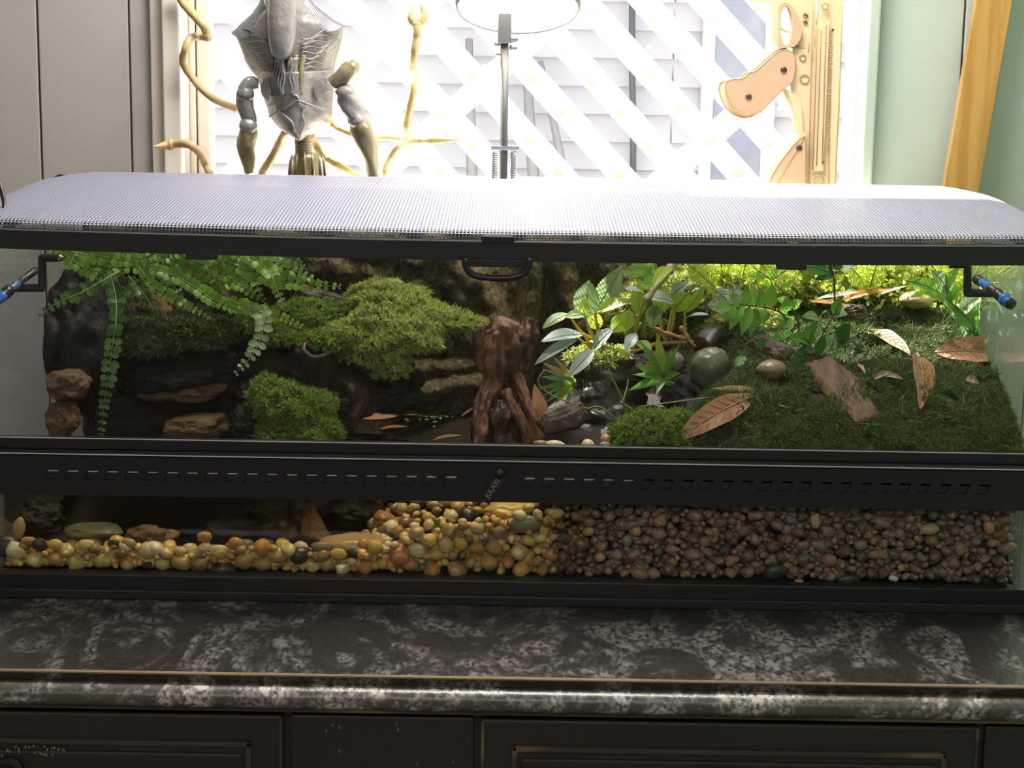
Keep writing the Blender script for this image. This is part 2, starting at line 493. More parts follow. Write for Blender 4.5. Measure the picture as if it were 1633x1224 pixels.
# ------------------------------------------------------------------ cabinet
def worn_black():
    m = pm('worn_black_lacquer', [(0, (.020,.018,.016)), (1, (.030,.028,.025))], 6, .42, .12, 90)
    return m
def lace_top(bright=1.0):
    m = bpy.data.materials.new('worn_lace_patterned_lacquer'); m.use_nodes = True
    nt = m.node_tree; N = nt.nodes; L = nt.links; b = N['Principled BSDF']
    tc = N.new('ShaderNodeTexCoord'); mp = N.new('ShaderNodeMapping'); mp.inputs['Scale'].default_value = (1, .55, 1)
    L.new(tc.outputs['Object'], mp.inputs[0])
    nz = N.new('ShaderNodeTexNoise'); nz.inputs['Scale'].default_value = 9; nz.inputs['Detail'].default_value = 4; nz.inputs['Distortion'].default_value = 2.2
    L.new(mp.outputs[0], nz.inputs['Vector'])
    mx_ = N.new('ShaderNodeMix'); mx_.data_type = 'RGBA'; mx_.inputs[0].default_value = .06
    L.new(mp.outputs[0], mx_.inputs[6]); L.new(nz.outputs['Color'], mx_.inputs[7])
    wv = N.new('ShaderNodeTexVoronoi'); wv.feature = 'DISTANCE_TO_EDGE'; wv.inputs['Scale'].default_value = 46
    L.new(mx_.outputs[2], wv.inputs['Vector'])
    n3 = N.new('ShaderNodeTexNoise'); n3.inputs['Scale'].default_value = 190; n3.inputs['Detail'].default_value = 5
    L.new(mp.outputs[0], n3.inputs['Vector'])
    a = N.new('ShaderNodeMapRange'); a.inputs[1].default_value = .46; a.inputs[2].default_value = .60; a.inputs[3].default_value = .06
    L.new(nz.outputs['Fac'], a.inputs[0])
    c = N.new('ShaderNodeMapRange'); c.inputs[1].default_value = .0; c.inputs[2].default_value = .16; c.inputs[3].default_value = .25
    L.new(wv.outputs['Distance'], c.inputs[0])
    d = N.new('ShaderNodeMapRange'); d.inputs[1].default_value = .36; d.inputs[2].default_value = .58
    L.new(n3.outputs['Fac'], d.inputs[0])
    m1 = N.new('ShaderNodeMath'); m1.operation = 'MULTIPLY'; L.new(a.outputs[0], m1.inputs[0]); L.new(c.outputs[0], m1.inputs[1])
    m2 = N.new('ShaderNodeMath'); m2.operation = 'MULTIPLY'; L.new(m1.outputs[0], m2.inputs[0]); L.new(d.outputs[0], m2.inputs[1])
    rp = N.new('ShaderNodeValToRGB'); el = rp.color_ramp.elements
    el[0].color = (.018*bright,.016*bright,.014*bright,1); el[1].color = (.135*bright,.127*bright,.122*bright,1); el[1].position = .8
    L.new(m2.outputs[0], rp.inputs[0]); L.new(rp.outputs[0], b.inputs['Base Color'])
    rr = N.new('ShaderNodeMapRange'); rr.inputs[3].default_value = .30; rr.inputs[4].default_value = .45
    L.new(m2.outputs[0], rr.inputs[0]); L.new(rr.outputs[0], b.inputs['Roughness'])
    bp = N.new('ShaderNodeBump'); bp.inputs['Strength'].default_value = .3; bp.inputs['Distance'].default_value = .002
    L.new(n3.outputs['Fac'], bp.inputs['Height']); L.new(bp.outputs[0], b.inputs['Normal'])
    return m
M['lacq'] = worn_black(); M['lace'] = lace_top(); M['lace_sheen'] = lace_top(4.2)  # last one is brightened, painting the light's sheen onto the bullnose
M['wear'] = pm('bare_tan_wood_edge', [(.30, (.05,.04,.03)), (.45, (.26,.18,.10)), (.6, (.40,.29,.17)), (.75, (.16,.11,.07))], 3.5, .7, .2, 90, stretch=(.3, 1, 1))
M['wear_dim'] = pm('rubbed_brown_edge', [(0, (.03,.025,.02)), (.55, (.06,.045,.03)), (.7, (.22,.15,.08)), (1, (.28,.19,.1))], 14, .7, .2, 90, stretch=(.5, 1, 1))
CX0, CX1 = -.98, .79
YF = PZ(816, 1081, 0).y            # front edge of the top
cab = thing('cabinet', 'black distressed wooden cabinet with lace patterned top under the terrarium', 'cabinet', (0, .2, FL))
def edge_profile(pts, name, mat):
    MB().prism([(CX0, y, z) for y, z in pts], (CX1 - CX0, 0, 0)).build(name, mat, cab, 'auto')
edge_profile([(YF, 0), (.60, 0), (.60, -.022), (YF+.004, -.022), (YF, -.006)], 'worktop', M['lace'])
edge_profile([(YF-.0012, -.0004), (YF+.0006, .0010), (YF+.0032, .0004), (YF+.003, -.002), (YF-.0012, -.002)], 'worn_edge', M['wear'])
bull = []
for k in range(11):
    a = math.pi/2 + k / 10 * math.pi
    bull.append((YF - .004 + .0135 * math.cos(a), -.0245 + .0125 * math.sin(a)))
edge_profile([(YF+.02, -.0122)] + bull + [(YF+.02, -.037)], 'bullnose_moulding', M['lace_sheen'])
edge_profile([(YF-.0085, -.0335), (YF-.002, -.0335), (YF-.002, -.041), (YF-.0068, -.0405)], 'worn_lower_edge', M['wear_dim'])
MB().box((CX0+.02, YF+.012, FL), (CX1-.02, .58, -.036)).build('carcass', M['lacq'], cab, False)
FY = YF + .012
def pxz(px, py, Y=FY): q = P(px, py, Y); return q.x, q.z
zt = -.042
def drawer(xa, xb, zl, zr_top):
    d = MB().box((xa, FY-.012, -.30), (xb, FY+.004, zt-.006), bev=.003).build('drawer_front', M['lacq'], cab, False)
    m = .034
    for a, b in (((xa+m, -.264), (xa+m+.006, zt-.036)), ((xb-m-.006, -.264), (xb-m, zt-.036)), ((xa+m, zt-.036-.006), (xb-m, zt-.036)), ((xa+m, -.264), (xb-m, -.258))):
        MB().box((a[0], FY-.0165, a[1]), (b[0], FY-.010, b[1]), bev=.0015).build('bead_moulding', M['wear_dim'], d, False)
    MB().box((xa+m+.010, FY-.0145, -.25), (xb-m-.010, FY-.010, zt-.05), bev=.003).build('raised_panel', M['lacq'], d, False)
    for a, b in (((xa, -.30), (xa+.003, zt-.008)), ((xb-.003, -.30), (xb, zt-.008))):
        MB().box((a[0], FY-.0135, a[1]), (b[0], FY-.008, b[1])).build('rubbed_edge', M['wear_dim'], d, False)
    xm = (xa + xb) / 2
    h = MB().lathe((xm, FY-.0145, -.115), (0, -1, 0), [(0, .016), (.004, .015), (.006, .008), (.014, .007), (.018, .014), (.026, .012), (.028, .002)], 18).build('knob', M['lacq'], d)
    return d
x458 = pxz(452, 1150)[0]; x770 = pxz(768, 1150)[0]; x1560 = pxz(1558, 1150)[0]
drawer(x458 - .60, x458, 0, 0)
drawer(x770, x1560, 0, 0)
MB().box((x458+.008, FY-.007, -.5), (x770-.008, FY+.004, zt-.006), bev=.003).build('centre_stile', M['lacq'], cab, False)
MB().box((x1560+.008, FY-.007, -.5), (CX1-.022, FY+.004, zt-.006), bev=.003).build('outer_stile', M['lacq'], cab, False)
# paint chips on the stile and first drawer (bare wood showing)
ch = MB()
for px, py in ((520,1165),(530,1155),(541,1159),(632,1154),(634,1163),(541,1197),(722,1215),(665,1218)):
    q = P(px, py, FY-.0075)
    ch.box((q.x-.0008, FY-.0078, q.z-.0018), (q.x+.0012, FY-.0068, q.z+.0015))
ch.build('paint_chips', M['wear'], cab, False, kind='stuff')
ch = MB()
random.seed(5)
for i in range(26):
    px = random.choice([random.gauss(25, 18), random.gauss(78, 10)]); py = 1188 + random.random() * 14 + abs(px - 50) * .1
    q = P(px, py, FY-.015)
    ch.box((q.x-.0012, FY-.0152, q.z-.0018*random.random()), (q.x+.001, FY-.0140, q.z+.002))
ch.build('paint_chips', M['wear'], cab, False, kind='stuff')

# ------------------------------------------------------------------ terrarium
HW = .620; D = .50; H = .447
tank = thing('glass_terrarium', 'wide glass terrarium with black frame standing on the cabinet', 'terrarium', (0, .25, 0))
G = .005
# base frame: a ring
bf = MB()
for lo, hi in (((-.640, -.010, 0), (.640, .012, .030)), ((-.640, D-.012, 0), (.640, D+.01, .030)), ((-.640, .012, 0), (-HW+.004, D-.012, .030)), ((HW-.004, .012, 0), (.640, D-.012, .030))):
    bf.box(lo, hi, bev=.002)
bf.box((-.62, .005, .004), (.62, D-.005, .010))
bf.build('base_frame', M['black'], tank, False)
MB().box((-.644, -.015, .0), (.644, -.010, .0115), bev=.0015).build('base_plinth', M['black_matt'], tank, False)
MB().box((-.62, 0, .028), (.62, G, .132)).build('lower_glass', M['glass'], tank, False)
MB().box((-HW+.004, .0, .19), (HW-.004, G, .428)).build('door_glass', M['glass'], tank, False)
for sx in (-1, 1):
    MB().box((sx*HW-.0025, G, .028), (sx*HW+.0025, D-G, .437)).build('side_glass', M['glass'], tank, False)
MB().box((-HW, D-G, .028), (HW, D, .437)).build('rear_glass', M['glass'], tank, False)
# vent rail with real slots
RY0, RY1 = -.010, -.007
RZ0, RZ1 = .1285, .180
za, zb = PZ(500, 771, 0).z, None
za = P(1300, 784, RY0).z; zb = P(1300, 768, RY0).z
slots = [P(82 + 31.75 * k, 760, RY0).x for k in range(21)] + [P(842 + 31.6 * k, 762, RY0).x for k in range(24)]
sk = .006; swd = .0125
vr = MB()
vr.box((-.633, RY0, RZ0), (.633, RY1, za)); vr.box((-.633, RY0, zb), (.633, RY1, RZ1))
xs = [-.633] + sum([[a - swd/2, a + swd/2] for a in slots], []) + [.633]
for i in range(0, len(xs), 2):
    a, b = xs[i], xs[i+1]
    ka = 0 if i == 0 else sk/2
    kb = 0 if i == len(xs)-2 else sk/2
    vr.prism([(a-ka, RY0, za), (b-kb, RY0, za), (b+kb, RY0, zb), (a+ka, RY0, zb)], (0, RY1-RY0, 0))
vr.build('vent_rail', M['rail'], tank, False)
MB().box((-.624, RY0+.0042, RZ0+.002), (.624, RY0+.0056, zb-.0036)).build('rail_backing', M['black_matt'], tank, False)
MB().prism([(-.633, RY0-.001, .177), (-.633, RY0-.003, .180), (-.633, RY0, .1835), (-.633, .004, .1845), (-.633, .004, .177)], (1.266, 0, 0)).build('rail_ledge', M['rail'], tank, 'auto')
MB().box((-.622, -.004, .184), (.622, .008, .1975), bev=.0012).build('door_channel', M['rail'], tank, False)
M['edge_glint'] = pm('painted_edge_glint', (.80,.79,.84), 30, .3)  # light glinting along the rail edges, put into a pale colour
MB().box((-.60, RY0+.0042, zb-.0036), (P(1012, 760, RY0).x, RY0+.0062, zb-.0026)).build('channel_glint', M['edge_glint'], tank, False)  # strip added behind the slots to show as bright glints
MB().box((-.632, RY0-.0034, .1795), (.632, RY0-.0022, .1806)).build('ledge_glint', M['edge_glint'], tank, False)
MB().box((-.622, -.0044, .1970), (.622, -.0036, .1980)).build('lip_glint', M['edge_glint'], tank, False)
# latch tag with lettering
lt = MB()
c = P(790, 772, RY0-.003)
ang = math.radians(58)
ux, uz = math.cos(ang), math.sin(ang)
def rot2(a, b): return (c.x + a*ux - b*uz, RY0-.0035, c.z + a*uz + b*ux)
ol = []
for k in range(9): t = -math.pi/2 + math.pi*k/8; ol.append(rot2(.011 + .007*math.cos(t), .007*math.sin(t)))
for k in range(9): t = math.pi/2 + math.pi*k/8; ol.append(rot2(-.013 + .005*math.cos(t), .0065*math.sin(t)))
latch = lt.prism(ol, (0, .0045, 0)).build('lock_tag', M['black_matt'], tank, False)
kn = P(797, 755, RY0-.006)
MB().blob(kn, (.0065, .004, .0065), 0, 1, 0, 3).build('lock_button', M['black'], latch)
fc = bpy.data.curves.new('lettering', 'FONT'); fc.body = 'JULAXIM'; fc.size = .0085; fc.align_x = 'CENTER'; fc.align_y = 'CENTER'; fc.extrude = .0002
M['print'] = pm('grey_print', (.42,.36,.37), 10, .5)
fc.materials.append(M['print'])
fo0 = bpy.data.objects.new('lettering_curve', fc)
COL.objects.link(fo0)
bpy.context.view_layer.update()
fme = bpy.data.meshes.new_from_object(fo0.evaluated_get(bpy.context.evaluated_depsgraph_get()))
bpy.data.objects.remove(fo0)
fo = bpy.data.objects.new('lettering', fme); COL.objects.link(fo); fo.parent = latch
q = P(788, 775, RY0-.0040)
fo.rotation_mode = 'QUATERNION'
fo.rotation_quaternion = (Matrix.Rotation(-ang, 3, 'Y') @ Matrix.Rotation(math.radians(90), 3, 'X')).to_quaternion()
fo.location = Vector(q) - W(latch)
# top rail sags a few millimetres in the middle
def sag(x): return -.0055 * (1 - (x/.62)**2)
def sbox(mb, x0, x1, y0, y1, z0, z1, n=24):
    def ring(x): s = sag(x); return [(x, y0, z0+s), (x, y1, z0+s), (x, y1, z1+s), (x, y0, z1+s)]
    vs = []
    for k in range(n+1): vs += ring(x0 + (x1-x0)*k/n)
    fs = [(0,3,2,1), (4*n, 4*n+1, 4*n+2, 4*n+3)]
    for k in range(n):
        for j in range(4):
            a = 4*k+j; b = 4*k+(j+1)%4
            fs.append((a, b, b+4, a+4))
    return mb.add(vs, fs)
TZ0, TZ1 = .426, .4485
tr_ = sbox(MB(), -.642, .642, -.010, .010, TZ0, TZ1)
tr_.box((-.642, D-.01, TZ0), (.642, D+.01, TZ1-.004)); tr_.box((-.642, .012, TZ0+.004), (-HW-.003, D-.012, TZ1-.004)); tr_.box((HW+.003, .012, TZ0+.004), (.642, D-.012, TZ1-.004))
tr_.build('top_frame', M['black_matt'], tank, 'auto')
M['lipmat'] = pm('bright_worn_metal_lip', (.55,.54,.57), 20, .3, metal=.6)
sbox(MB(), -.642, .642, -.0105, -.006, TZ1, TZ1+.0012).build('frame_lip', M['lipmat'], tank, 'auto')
for px0, px1 in ((296, 345), (1240, 1287)):
    a = P(px0, 400, -.008).x; b = P(px1, 400, -.008).x
    s = sag((a+b)/2)
    MB().box((a, -.011, TZ0+s-.006), (b, .003, TZ0+s+.002), bev=.001).build('hinge_tab', M['black_matt'], tank, False)
a = P(746, 400, -.012).x; b = P(842, 400, -.012).x; s = sag(0)
hdl = MB().box((a, -.013, TZ0+s-.0065), (b, .0, TZ0+s+.002), bev=.001).build('handle_mount', M['black_matt'], tank, False)
hp = [P(x, y, -.014) for x, y in ((742,412),(743,424),(749,434),(760,440),(775,442),(795,443),(818,442),(833,437),(842,428),(846,412))]
MB().tube(smooth_path(hp, 40), .0042, 10).build('pull_handle', M['black'], hdl)
a = P(768, 378, -.012).x; b = P(820, 378, -.012).x
MB().box((a, -.0125, TZ1+s-.001), (b, .012, TZ1+s+.0075), bev=.0015).build('top_clasp', M['black'], tank, False)

# ------------------------------------------------------------------ mesh screen cover
def mesh_mat():
    m = bpy.data.materials.new('woven_black_screen'); m.use_nodes = True
    nt = m.node_tree; N = nt.nodes; L = nt.links
    b = N['Principled BSDF']; out = N['Material Output']
    b.inputs['Base Color'].default_value = (.125,.13,.165,1); b.inputs['Roughness'].default_value = .42; b.inputs['Specular IOR Level'].default_value = .7
    tc = N.new('ShaderNodeTexCoord'); sp = N.new('ShaderNodeSeparateXYZ'); L.new(tc.outputs['UV'], sp.inputs[0])
    def tri(sock, per):
        a = N.new('ShaderNodeMath'); a.operation = 'MULTIPLY'; a.inputs[1].default_value = 2*math.pi/per; L.new(sock, a.inputs[0])
        s = N.new('ShaderNodeMath'); s.operation = 'SINE'; L.new(a.outputs[0], s.inputs[0])
        return s.outputs[0]
    sx = tri(sp.outputs['X'], .0044); sy = tri(sp.outputs['Y'], .0044)
    mn = N.new('ShaderNodeMath'); mn.operation = 'MAXIMUM'; L.new(sx, mn.inputs[0]); L.new(sy, mn.inputs[1])
    # round threads: the open share of the weave shrinks when it is crossed at a slant
    lw = N.new('ShaderNodeLayerWeight'); lw.inputs[0].default_value = .5
    op = N.new('ShaderNodeMapRange'); op.inputs[1].default_value = .30; op.inputs[2].default_value = .93; op.inputs[3].default_value = .55; op.inputs[4].default_value = -.93
    L.new(lw.outputs['Facing'], op.inputs[0])
    gt = N.new('ShaderNodeMath'); gt.operation = 'LESS_THAN'; L.new(mn.outputs[0], gt.inputs[0]); L.new(op.outputs[0], gt.inputs[1])
    cr = N.new('ShaderNodeMapRange'); cr.inputs[1].default_value = -.6; cr.inputs[2].default_value = .8; L.new(mn.outputs[0], cr.inputs[0])
    cm = N.new('ShaderNodeMix'); cm.data_type = 'RGBA'; cm.inputs[6].default_value = (.06,.062,.09,1); cm.inputs[7].default_value = (.235,.245,.35,1)
    L.new(cr.outputs[0], cm.inputs[0]); L.new(cm.outputs[2], b.inputs['Base Color'])
    ad2 = N.new('ShaderNodeMath'); ad2.operation = 'ADD'; L.new(sx, ad2.inputs[0]); L.new(sy, ad2.inputs[1])
    bp = N.new('ShaderNodeBump'); bp.inputs['Strength'].default_value = .5; bp.inputs['Distance'].default_value = .0008
    L.new(ad2.outputs[0], bp.inputs['Height']); L.new(bp.outputs[0], b.inputs['Normal'])
    # holes (see-through share of the weave)
    sc = N.new('ShaderNodeMath'); sc.operation = 'MULTIPLY'; sc.inputs[1].default_value = 1.0; L.new(gt.outputs[0], sc.inputs[0])
    tr = N.new('ShaderNodeBsdfTransparent'); mx = N.new('ShaderNodeMixShader')
    L.new(sc.outputs[0], mx.inputs[0]); L.new(b.outputs[0], mx.inputs[1]); L.new(tr.outputs[0], mx.inputs[2])
    L.new(mx.outputs[0], out.inputs['Surface'])
    return m
M['screen'] = mesh_mat()
cover = thing('screen_cover', 'grey woven mesh screen cover lying over the top of the terrarium', 'screen cover', (0, .25, .449))
# cloth profile front to rear: tucked lip, rolled edge, flat field, turned-down rear
prof = [(-.0055, .4500), (-.0085, .4520), (-.0090, .4555), (-.0060, .4590), (.0, .4610), (.01, .4618)]
prof += [(.01 + .49*t, .4618 + .004*math.sin(math.pi*t)) for t in np.linspace(.05, 1, 22)]
prof += [(.506, .459), (.508, .450)]
NU = 60
vs, uvs = [], []
for j, (y, z) in enumerate(prof):
    d = 0 if j == 0 else d + math.hypot(prof[j][0]-prof[j-1][0], prof[j][1]-prof[j-1][1])
    inset = .028 * min(1, max(0, (y - .40) / .1)) ** 2
    for i in range(NU + 1):
        hw = .648 - inset
        x = -hw + 2*hw*i/NU
        e = min(1, max(0, (abs(x) - (hw - .02)) / .02))
        zz = z + sag(x) * max(0, 1 - y/.45) - .004*e*e + .0012*noise.noise(Vector((x*5, y*7, 3)))
        if y < .02: zz += .0
        vs.append((x, y, zz)); uvs.append((x, d))
fs = []
for j in range(len(prof)-1):
    for i in range(NU):
        a = j*(NU+1)+i; fs.append((a, a+1, a+NU+2, a+NU+1))
sco = mesh_obj('woven_screen', vs, fs, M['screen'], cover)
uvl = sco.data.uv_layers.new(name='UVMap')
li = np.zeros(len(sco.data.loops), dtype=np.int32); sco.data.loops.foreach_get('vertex_index', li)
uvl.data.foreach_set('uv', np.array(uvs, dtype=np.float32)[li].ravel())
for px, py, sx in ((98, 283, -1), (1526, 306, 1)):
    q = P(px, py, .47)
    o = MB().tube([q + Vector((-.010, 0, -.004)), q + Vector((-.006, -.004, .001)), q + Vector((0, -.006, .003)), q + Vector((.010, -.004, .0015)), q + Vector((.006, .004, -.004)), q + Vector((-.008, .006, -.005))], .0026, 8).build('corner_clip', M['black'], cover)
# loose black hose at the outer end of the cover
o = MB().tube(smooth_path([P(-14, 262, .10), P(-4, 285, .09), P(4, 310, .08), P(7, 332, .07), P(3, 356, .05), P(-6, 380, .03)], 24), .0030, 8).build('air_hose', M['black'])
tag(o, 'thin dark hose curving down past the end of the mesh cover', 'hose')
# ------------------------------------------------------------------ disc lamp
M['lamp_grey'] = pm('grey_lamp_metal', (.10,.10,.105), 10, .4, metal=.3)
M['chrome'] = pm('brushed_steel', (.42,.43,.44), 20, .28, metal=.9)
M['diffuser'] = emit('lit_lamp_diffuser', (1.0, .92, .78), 22.0)
LYY = .56
lamp = thing('disc_lamp', 'round white lit lamp on a thin grey pole behind the terrarium', 'lamp', (P(805, 250, LYY).x, LYY, 0))
lc = P(826, 6, LYY - .03)
tilt = math.radians(26)
ln = Vector((0, -math.sin(tilt), -math.cos(tilt)))
R = 99 * S(lc)
MB().lathe(lc + ln*.004, -ln, [(.0035, R*.947), (-.003, R*.955), (-.004, R*.985), (-.001, R*1.005), (.004, R*1.015), (.030, R*1.01), (.036, R*.97), (.040, R*.5), (.041, .0)], 48).build('lamp_housing', M['lamp_grey'], lamp, 'auto')
MB().lathe(lc + ln*.002, ln, [(0, R*.945), (.0002, R*.945), (.0022, R*.92), (.0025, 0)], 48).build('diffuser', M['diffuser'], lamp)
pa = P(805, 30, LYY); pb = P(806, 300, LYY)
MB().cyl(Vector((pb.x, LYY, 0.0)), pa + Vector((0, 0, .02)), .0058, 16).build('pole', M['lamp_grey'], lamp)
MB().box((pb.x-.05, LYY-.045, 0), (pb.x+.05, LYY+.03, .012), bev=.003).build('foot_plate', M['lamp_grey'], lamp, False)
# bracket between pole and head with thumbscrews
bk = MB(); q = P(805, 62, LYY)
bk.box((q.x-.010, LYY-.012, q.z-.006), (q.x+.010, LYY+.008, q.z+.040), bev=.002)
brk = bk.build('tilt_bracket', M['chrome'], lamp, False)
for px, py, r, l in ((795, 70, .004, .012), (796, 86, .0028, .008), (820, 62, .0055, .014), (819, 76, .004, .012)):
    a = P(px, py, LYY)
    MB().lathe(a - Vector((l/2, 0, 0)), (1, 0, 0), [(0, r*.8), (l*.2, r), (l*.8, r), (l, r*.7)], 14).build('thumbscrew', M['chrome'], brk)
q = P(805, 235, LYY)
MB().box((P(783, 235, LYY).x, LYY-.007, P(0+805, 239, LYY).z), (P(828, 235, LYY).x, LYY+.007, P(805, 232, LYY).z), bev=.0015).build('cross_bar', M['chrome'], lamp, False)
for px in (789, 819):
    sx = P(px, 240, LYY).x; z1 = P(px, 242, LYY).z; z0 = P(px, 300, LYY).z
    pts = [(sx + .0042*math.cos(t), LYY + .0042*math.sin(t), z1 + (z0-z1)*t/(2*math.pi*20)) for t in np.linspace(0, 2*math.pi*20, 200)]
    MB().tube(pts, .0010, 5).build('spring', M['chrome'], lamp)

# ------------------------------------------------------------------ carved creature figure (generic shield-crested sculpture)
M['fig'] = pm('silvery_painted_resin', [(0, (.17,.16,.16)), (.5, (.26,.245,.24)), (1, (.34,.32,.305))], 26, .32, .5, 90, metal=.25)
M['fig_rim'] = pm('pewter_ridged_resin', [(0, (.16,.16,.185)), (1, (.26,.26,.29))], 20, .35, metal=.35)
M['fig_brass'] = pm('aged_olive_brass', [(0, (.19,.16,.085)), (1, (.30,.26,.155))], 16, .35, .1, 60, metal=.3)
M['bone'] = pm('bone_yellow_segments', [(0, (.40,.27,.11)), (.55, (.50,.36,.17)), (1, (.30,.20,.09))], 30, .5, .05, 60)
M['bone_dark'] = pm('dark_bone_tip', (.22,.18,.12), 20, .5)
FYY = .645
fig = thing('creature_sculpture', 'silver resin sculpture with broad ribbed crest, two limbs and bone coloured tendrils', 'sculpture', (P(490, 275, FYY).x, FYY, SILL))
rows = [(-45, 430, 484), (-20, 424, 488), (0, 418, 492), (14, 408, 508), (26, 395, 522), (36, 383, 540), (46, 374, 546), (56, 373, 545), (70, 379, 542), (86, 385, 537), (101, 391, 533), (114, 399, 531), (124, 408, 530)]
def fig_grid(rows, bulge, back, thick, rib=0.0, n=28, sub=4):
    ys = np.array([r[0] for r in rows]); l = np.array([r[1] for r in rows]); r_ = np.array([r[2] for r in rows])
    yy = np.linspace(ys[0], ys[-1], len(rows)*sub)
    pts = []
    for y in yy:
        x0 = np.interp(y, ys, l); x1 = np.interp(y, ys, r_)
        for i in range(n+1):
            u = -1 + 2*i/n
            q = P(x0 + (x1-x0)*(u+1)/2, y, FYY)
            rb = rib * math.sin(y*1.9 + abs(u)*5) * abs(u)**2
            pts.append(Vector((q.x, FYY - bulge*(1-u*u) + back*abs(u)**1.5 + rb, q.z)))
    m = len(yy); vs = pts + [p + Vector((0, thick, 0)) for p in pts]
    fs = []; o = len(pts); k = n+1
    for j in range(m-1):
        for i in range(n):
            a = j*k+i; fs.append((a, a+k, a+k+1, a+1)); fs.append((o+a, o+a+1, o+a+k+1, o+a+k))
    per = [i for i in range(k)] + [j*k+n for j in range(1, m)] + [(m-1)*k+i for i in range(n-1, -1, -1)] + [j*k for j in range(m-2, 0, -1)]
    for i in range(len(per)):
        a, b = per[i], per[(i+1)%len(per)]; fs.append((a, b, b+o, a+o))
    return MB().add(vs, fs)
fig_grid(rows, .030, .012, .010, .0022).build('crest', M['fig'], fig)
# ribbed fringes along the flared upper edge
for sgn, pts in ((-1, ((372,52),(388,38),(402,24),(414,8),(420,-6))), (1, ((548,40),(533,32),(517,20),(502,8),(490,-6)))):
    edge = smooth_path([P(x, y, FYY + .006) for x, y in pts], 26)
    rb = MB()
    for i, e in enumerate(edge):
        e = Vector(e); c = P(455, 70, FYY - .012)
        inn = e.lerp(c, .34)
        mid = e.lerp(c, .17) + Vector((0, -.012, -.004))
        rb.tube(smooth_path([e + Vector((0, -.004, 0)), mid, inn + Vector((0, -.012, 0))], 6), [.0026, .0023, .0020, .0017, .0012, .0006], 5)
    rb.build('ribbed_fringe', M['fig_rim'], fig, kind='stuff')
# wavy ridges sweeping from the spine out over both flares of the crest
for sg in (-1, 1):
    for k in range(9):
        y0 = 62 + k*6.5; ex = 80 - k*3.2
        pp = [P(458 + sg*(22 + (ex-22)*t), y0 - 16*t*(1-.06*k) + 4*math.sin(t*7 + k), FYY - .030*(1-((22 + (ex-22)*t)/88)**2) - .0035 + .012*((22 + (ex-22)*t)/88)**1.5) for t in np.linspace(0, 1, 12)]
        MB().tube(pp, [.0014*(1-.6*i/11) for i in range(12)], 5).build('crest_ridge', M['fig_rim' if k % 3 == 0 else 'fig'], fig)
for sg in (-1, 1):
    for k in range(6):
        pp = [P(458 + sg*(6 + 3.4*k) + sg*2*math.sin(t*9 + k), 92 + 60*t, FYY - .047 + .0014*k*k*.6) for t in np.linspace(0, 1, 14)]
        MB().tube(pp, [.0016 + .0005*(i % 2) for i in range(14)], 5).build('chest_rib', M['fig_rim' if k % 2 else 'fig'], fig)
cap = [P(455, y, FYY) + Vector((0, -.026 - dy, 0)) for y, dy in ((-45, .004), (-10, .010), (20, .014), (50, .017), (75, .016), (90, .006))]
MB().tube(smooth_path(cap, 20), [.020*k for k in (.95,.97,.98,1,1,1.02,1.04,1.05,1.06,1.06,1.06,1.05,1.03,1,.96,.9,.82,.72,.55,.3)], 18).build('central_ridge', M['fig'], fig)
MB().tube([P(455, y, FYY - .0485) for y in range(-20, 86, 2)], [.0012 + .0006*(i % 2) for i in range(53)], 6).build('ridge_seam', M['fig_rim'], fig)
for x0 in (453, 461, 471, 480):
    MB().tube(smooth_path([P(x0 + (x0-466)*.3, 88, FYY-.034), P(x0, 115, FYY-.040), P(x0-1, 150, FYY-.040)], 30), [.0034 + .0011*(i % 2) for i in range(30)], 8).build('ribbed_tube', M['fig_brass'] if x0 > 455 else M['fig_rim'], fig)
for s in (-1, 1):
    for k in range(7):
        r = .003 + .0019*k
        c = P(466 + s*34, 142, FYY-.032)
        pts = [c + Vector((s*r*math.cos(t), -.004 + .35*r*math.cos(t), r*1.15*math.sin(t))) for t in np.linspace(-1.3, 1.3, 14)]
        MB().tube(pts, .0011, 5).build('swirl_ridge', M['fig'], fig)
rows2 = [(112, 408, 530), (124, 409, 531), (140, 414, 531), (156, 419, 530), (170, 424, 529), (184, 428, 528), (196, 436, 520), (206, 444, 511), (214, 458, 500), (220, 474, 490)]
fig_grid(rows2, .046, .008, .014, .0012).build('thorax', M['fig'], fig)
for pts in (((430,186),(446,176),(462,170),(474,160),(490,166),(512,172),(527,172)), ((446,176),(456,186),(466,196),(470,212)), ((490,168),(482,182),(486,198),(478,214)), ((428,168),(450,160),(470,152),(476,158))):
    MB().tube(smooth_path([P(x, y, FYY - .048*max(.2, 1-((x-478)/58)**2)) for x, y in pts], 18), .0019, 6).build('raised_vein', M['fig'], fig)
MB().tube(smooth_path([P(482, 205, FYY-.012), P(483, 222, FYY-.010), P(484, 236, FYY-.008), P(484, 248, FYY-.006)], 30), [.0125 + .0008*math.sin(i*2.1) for i in range(30)], 14).build('waist', M['fig_brass'], fig)
bs = MB().lathe(P(489, 243, FYY) , (0, 0, -1), [(0, .017), (.008, .021), (.016, .020), (.028, .024), (P(489, 243, FYY).z - SILL, .030)], 20)
bs.build('pedestal', M['fig_brass'], fig)
for px in (466, 474, 486, 498, 508, 514):
    MB().tube([P(px, 242 + abs(px-490)*.2, FYY-.022), P(px - (490-px)*.1, 258, FYY-.025), P(px - (490-px)*.2, 282, FYY-.028)], [.0012, .0022, .0028], 6).build('pedestal_spike', M['fig_brass'], fig)
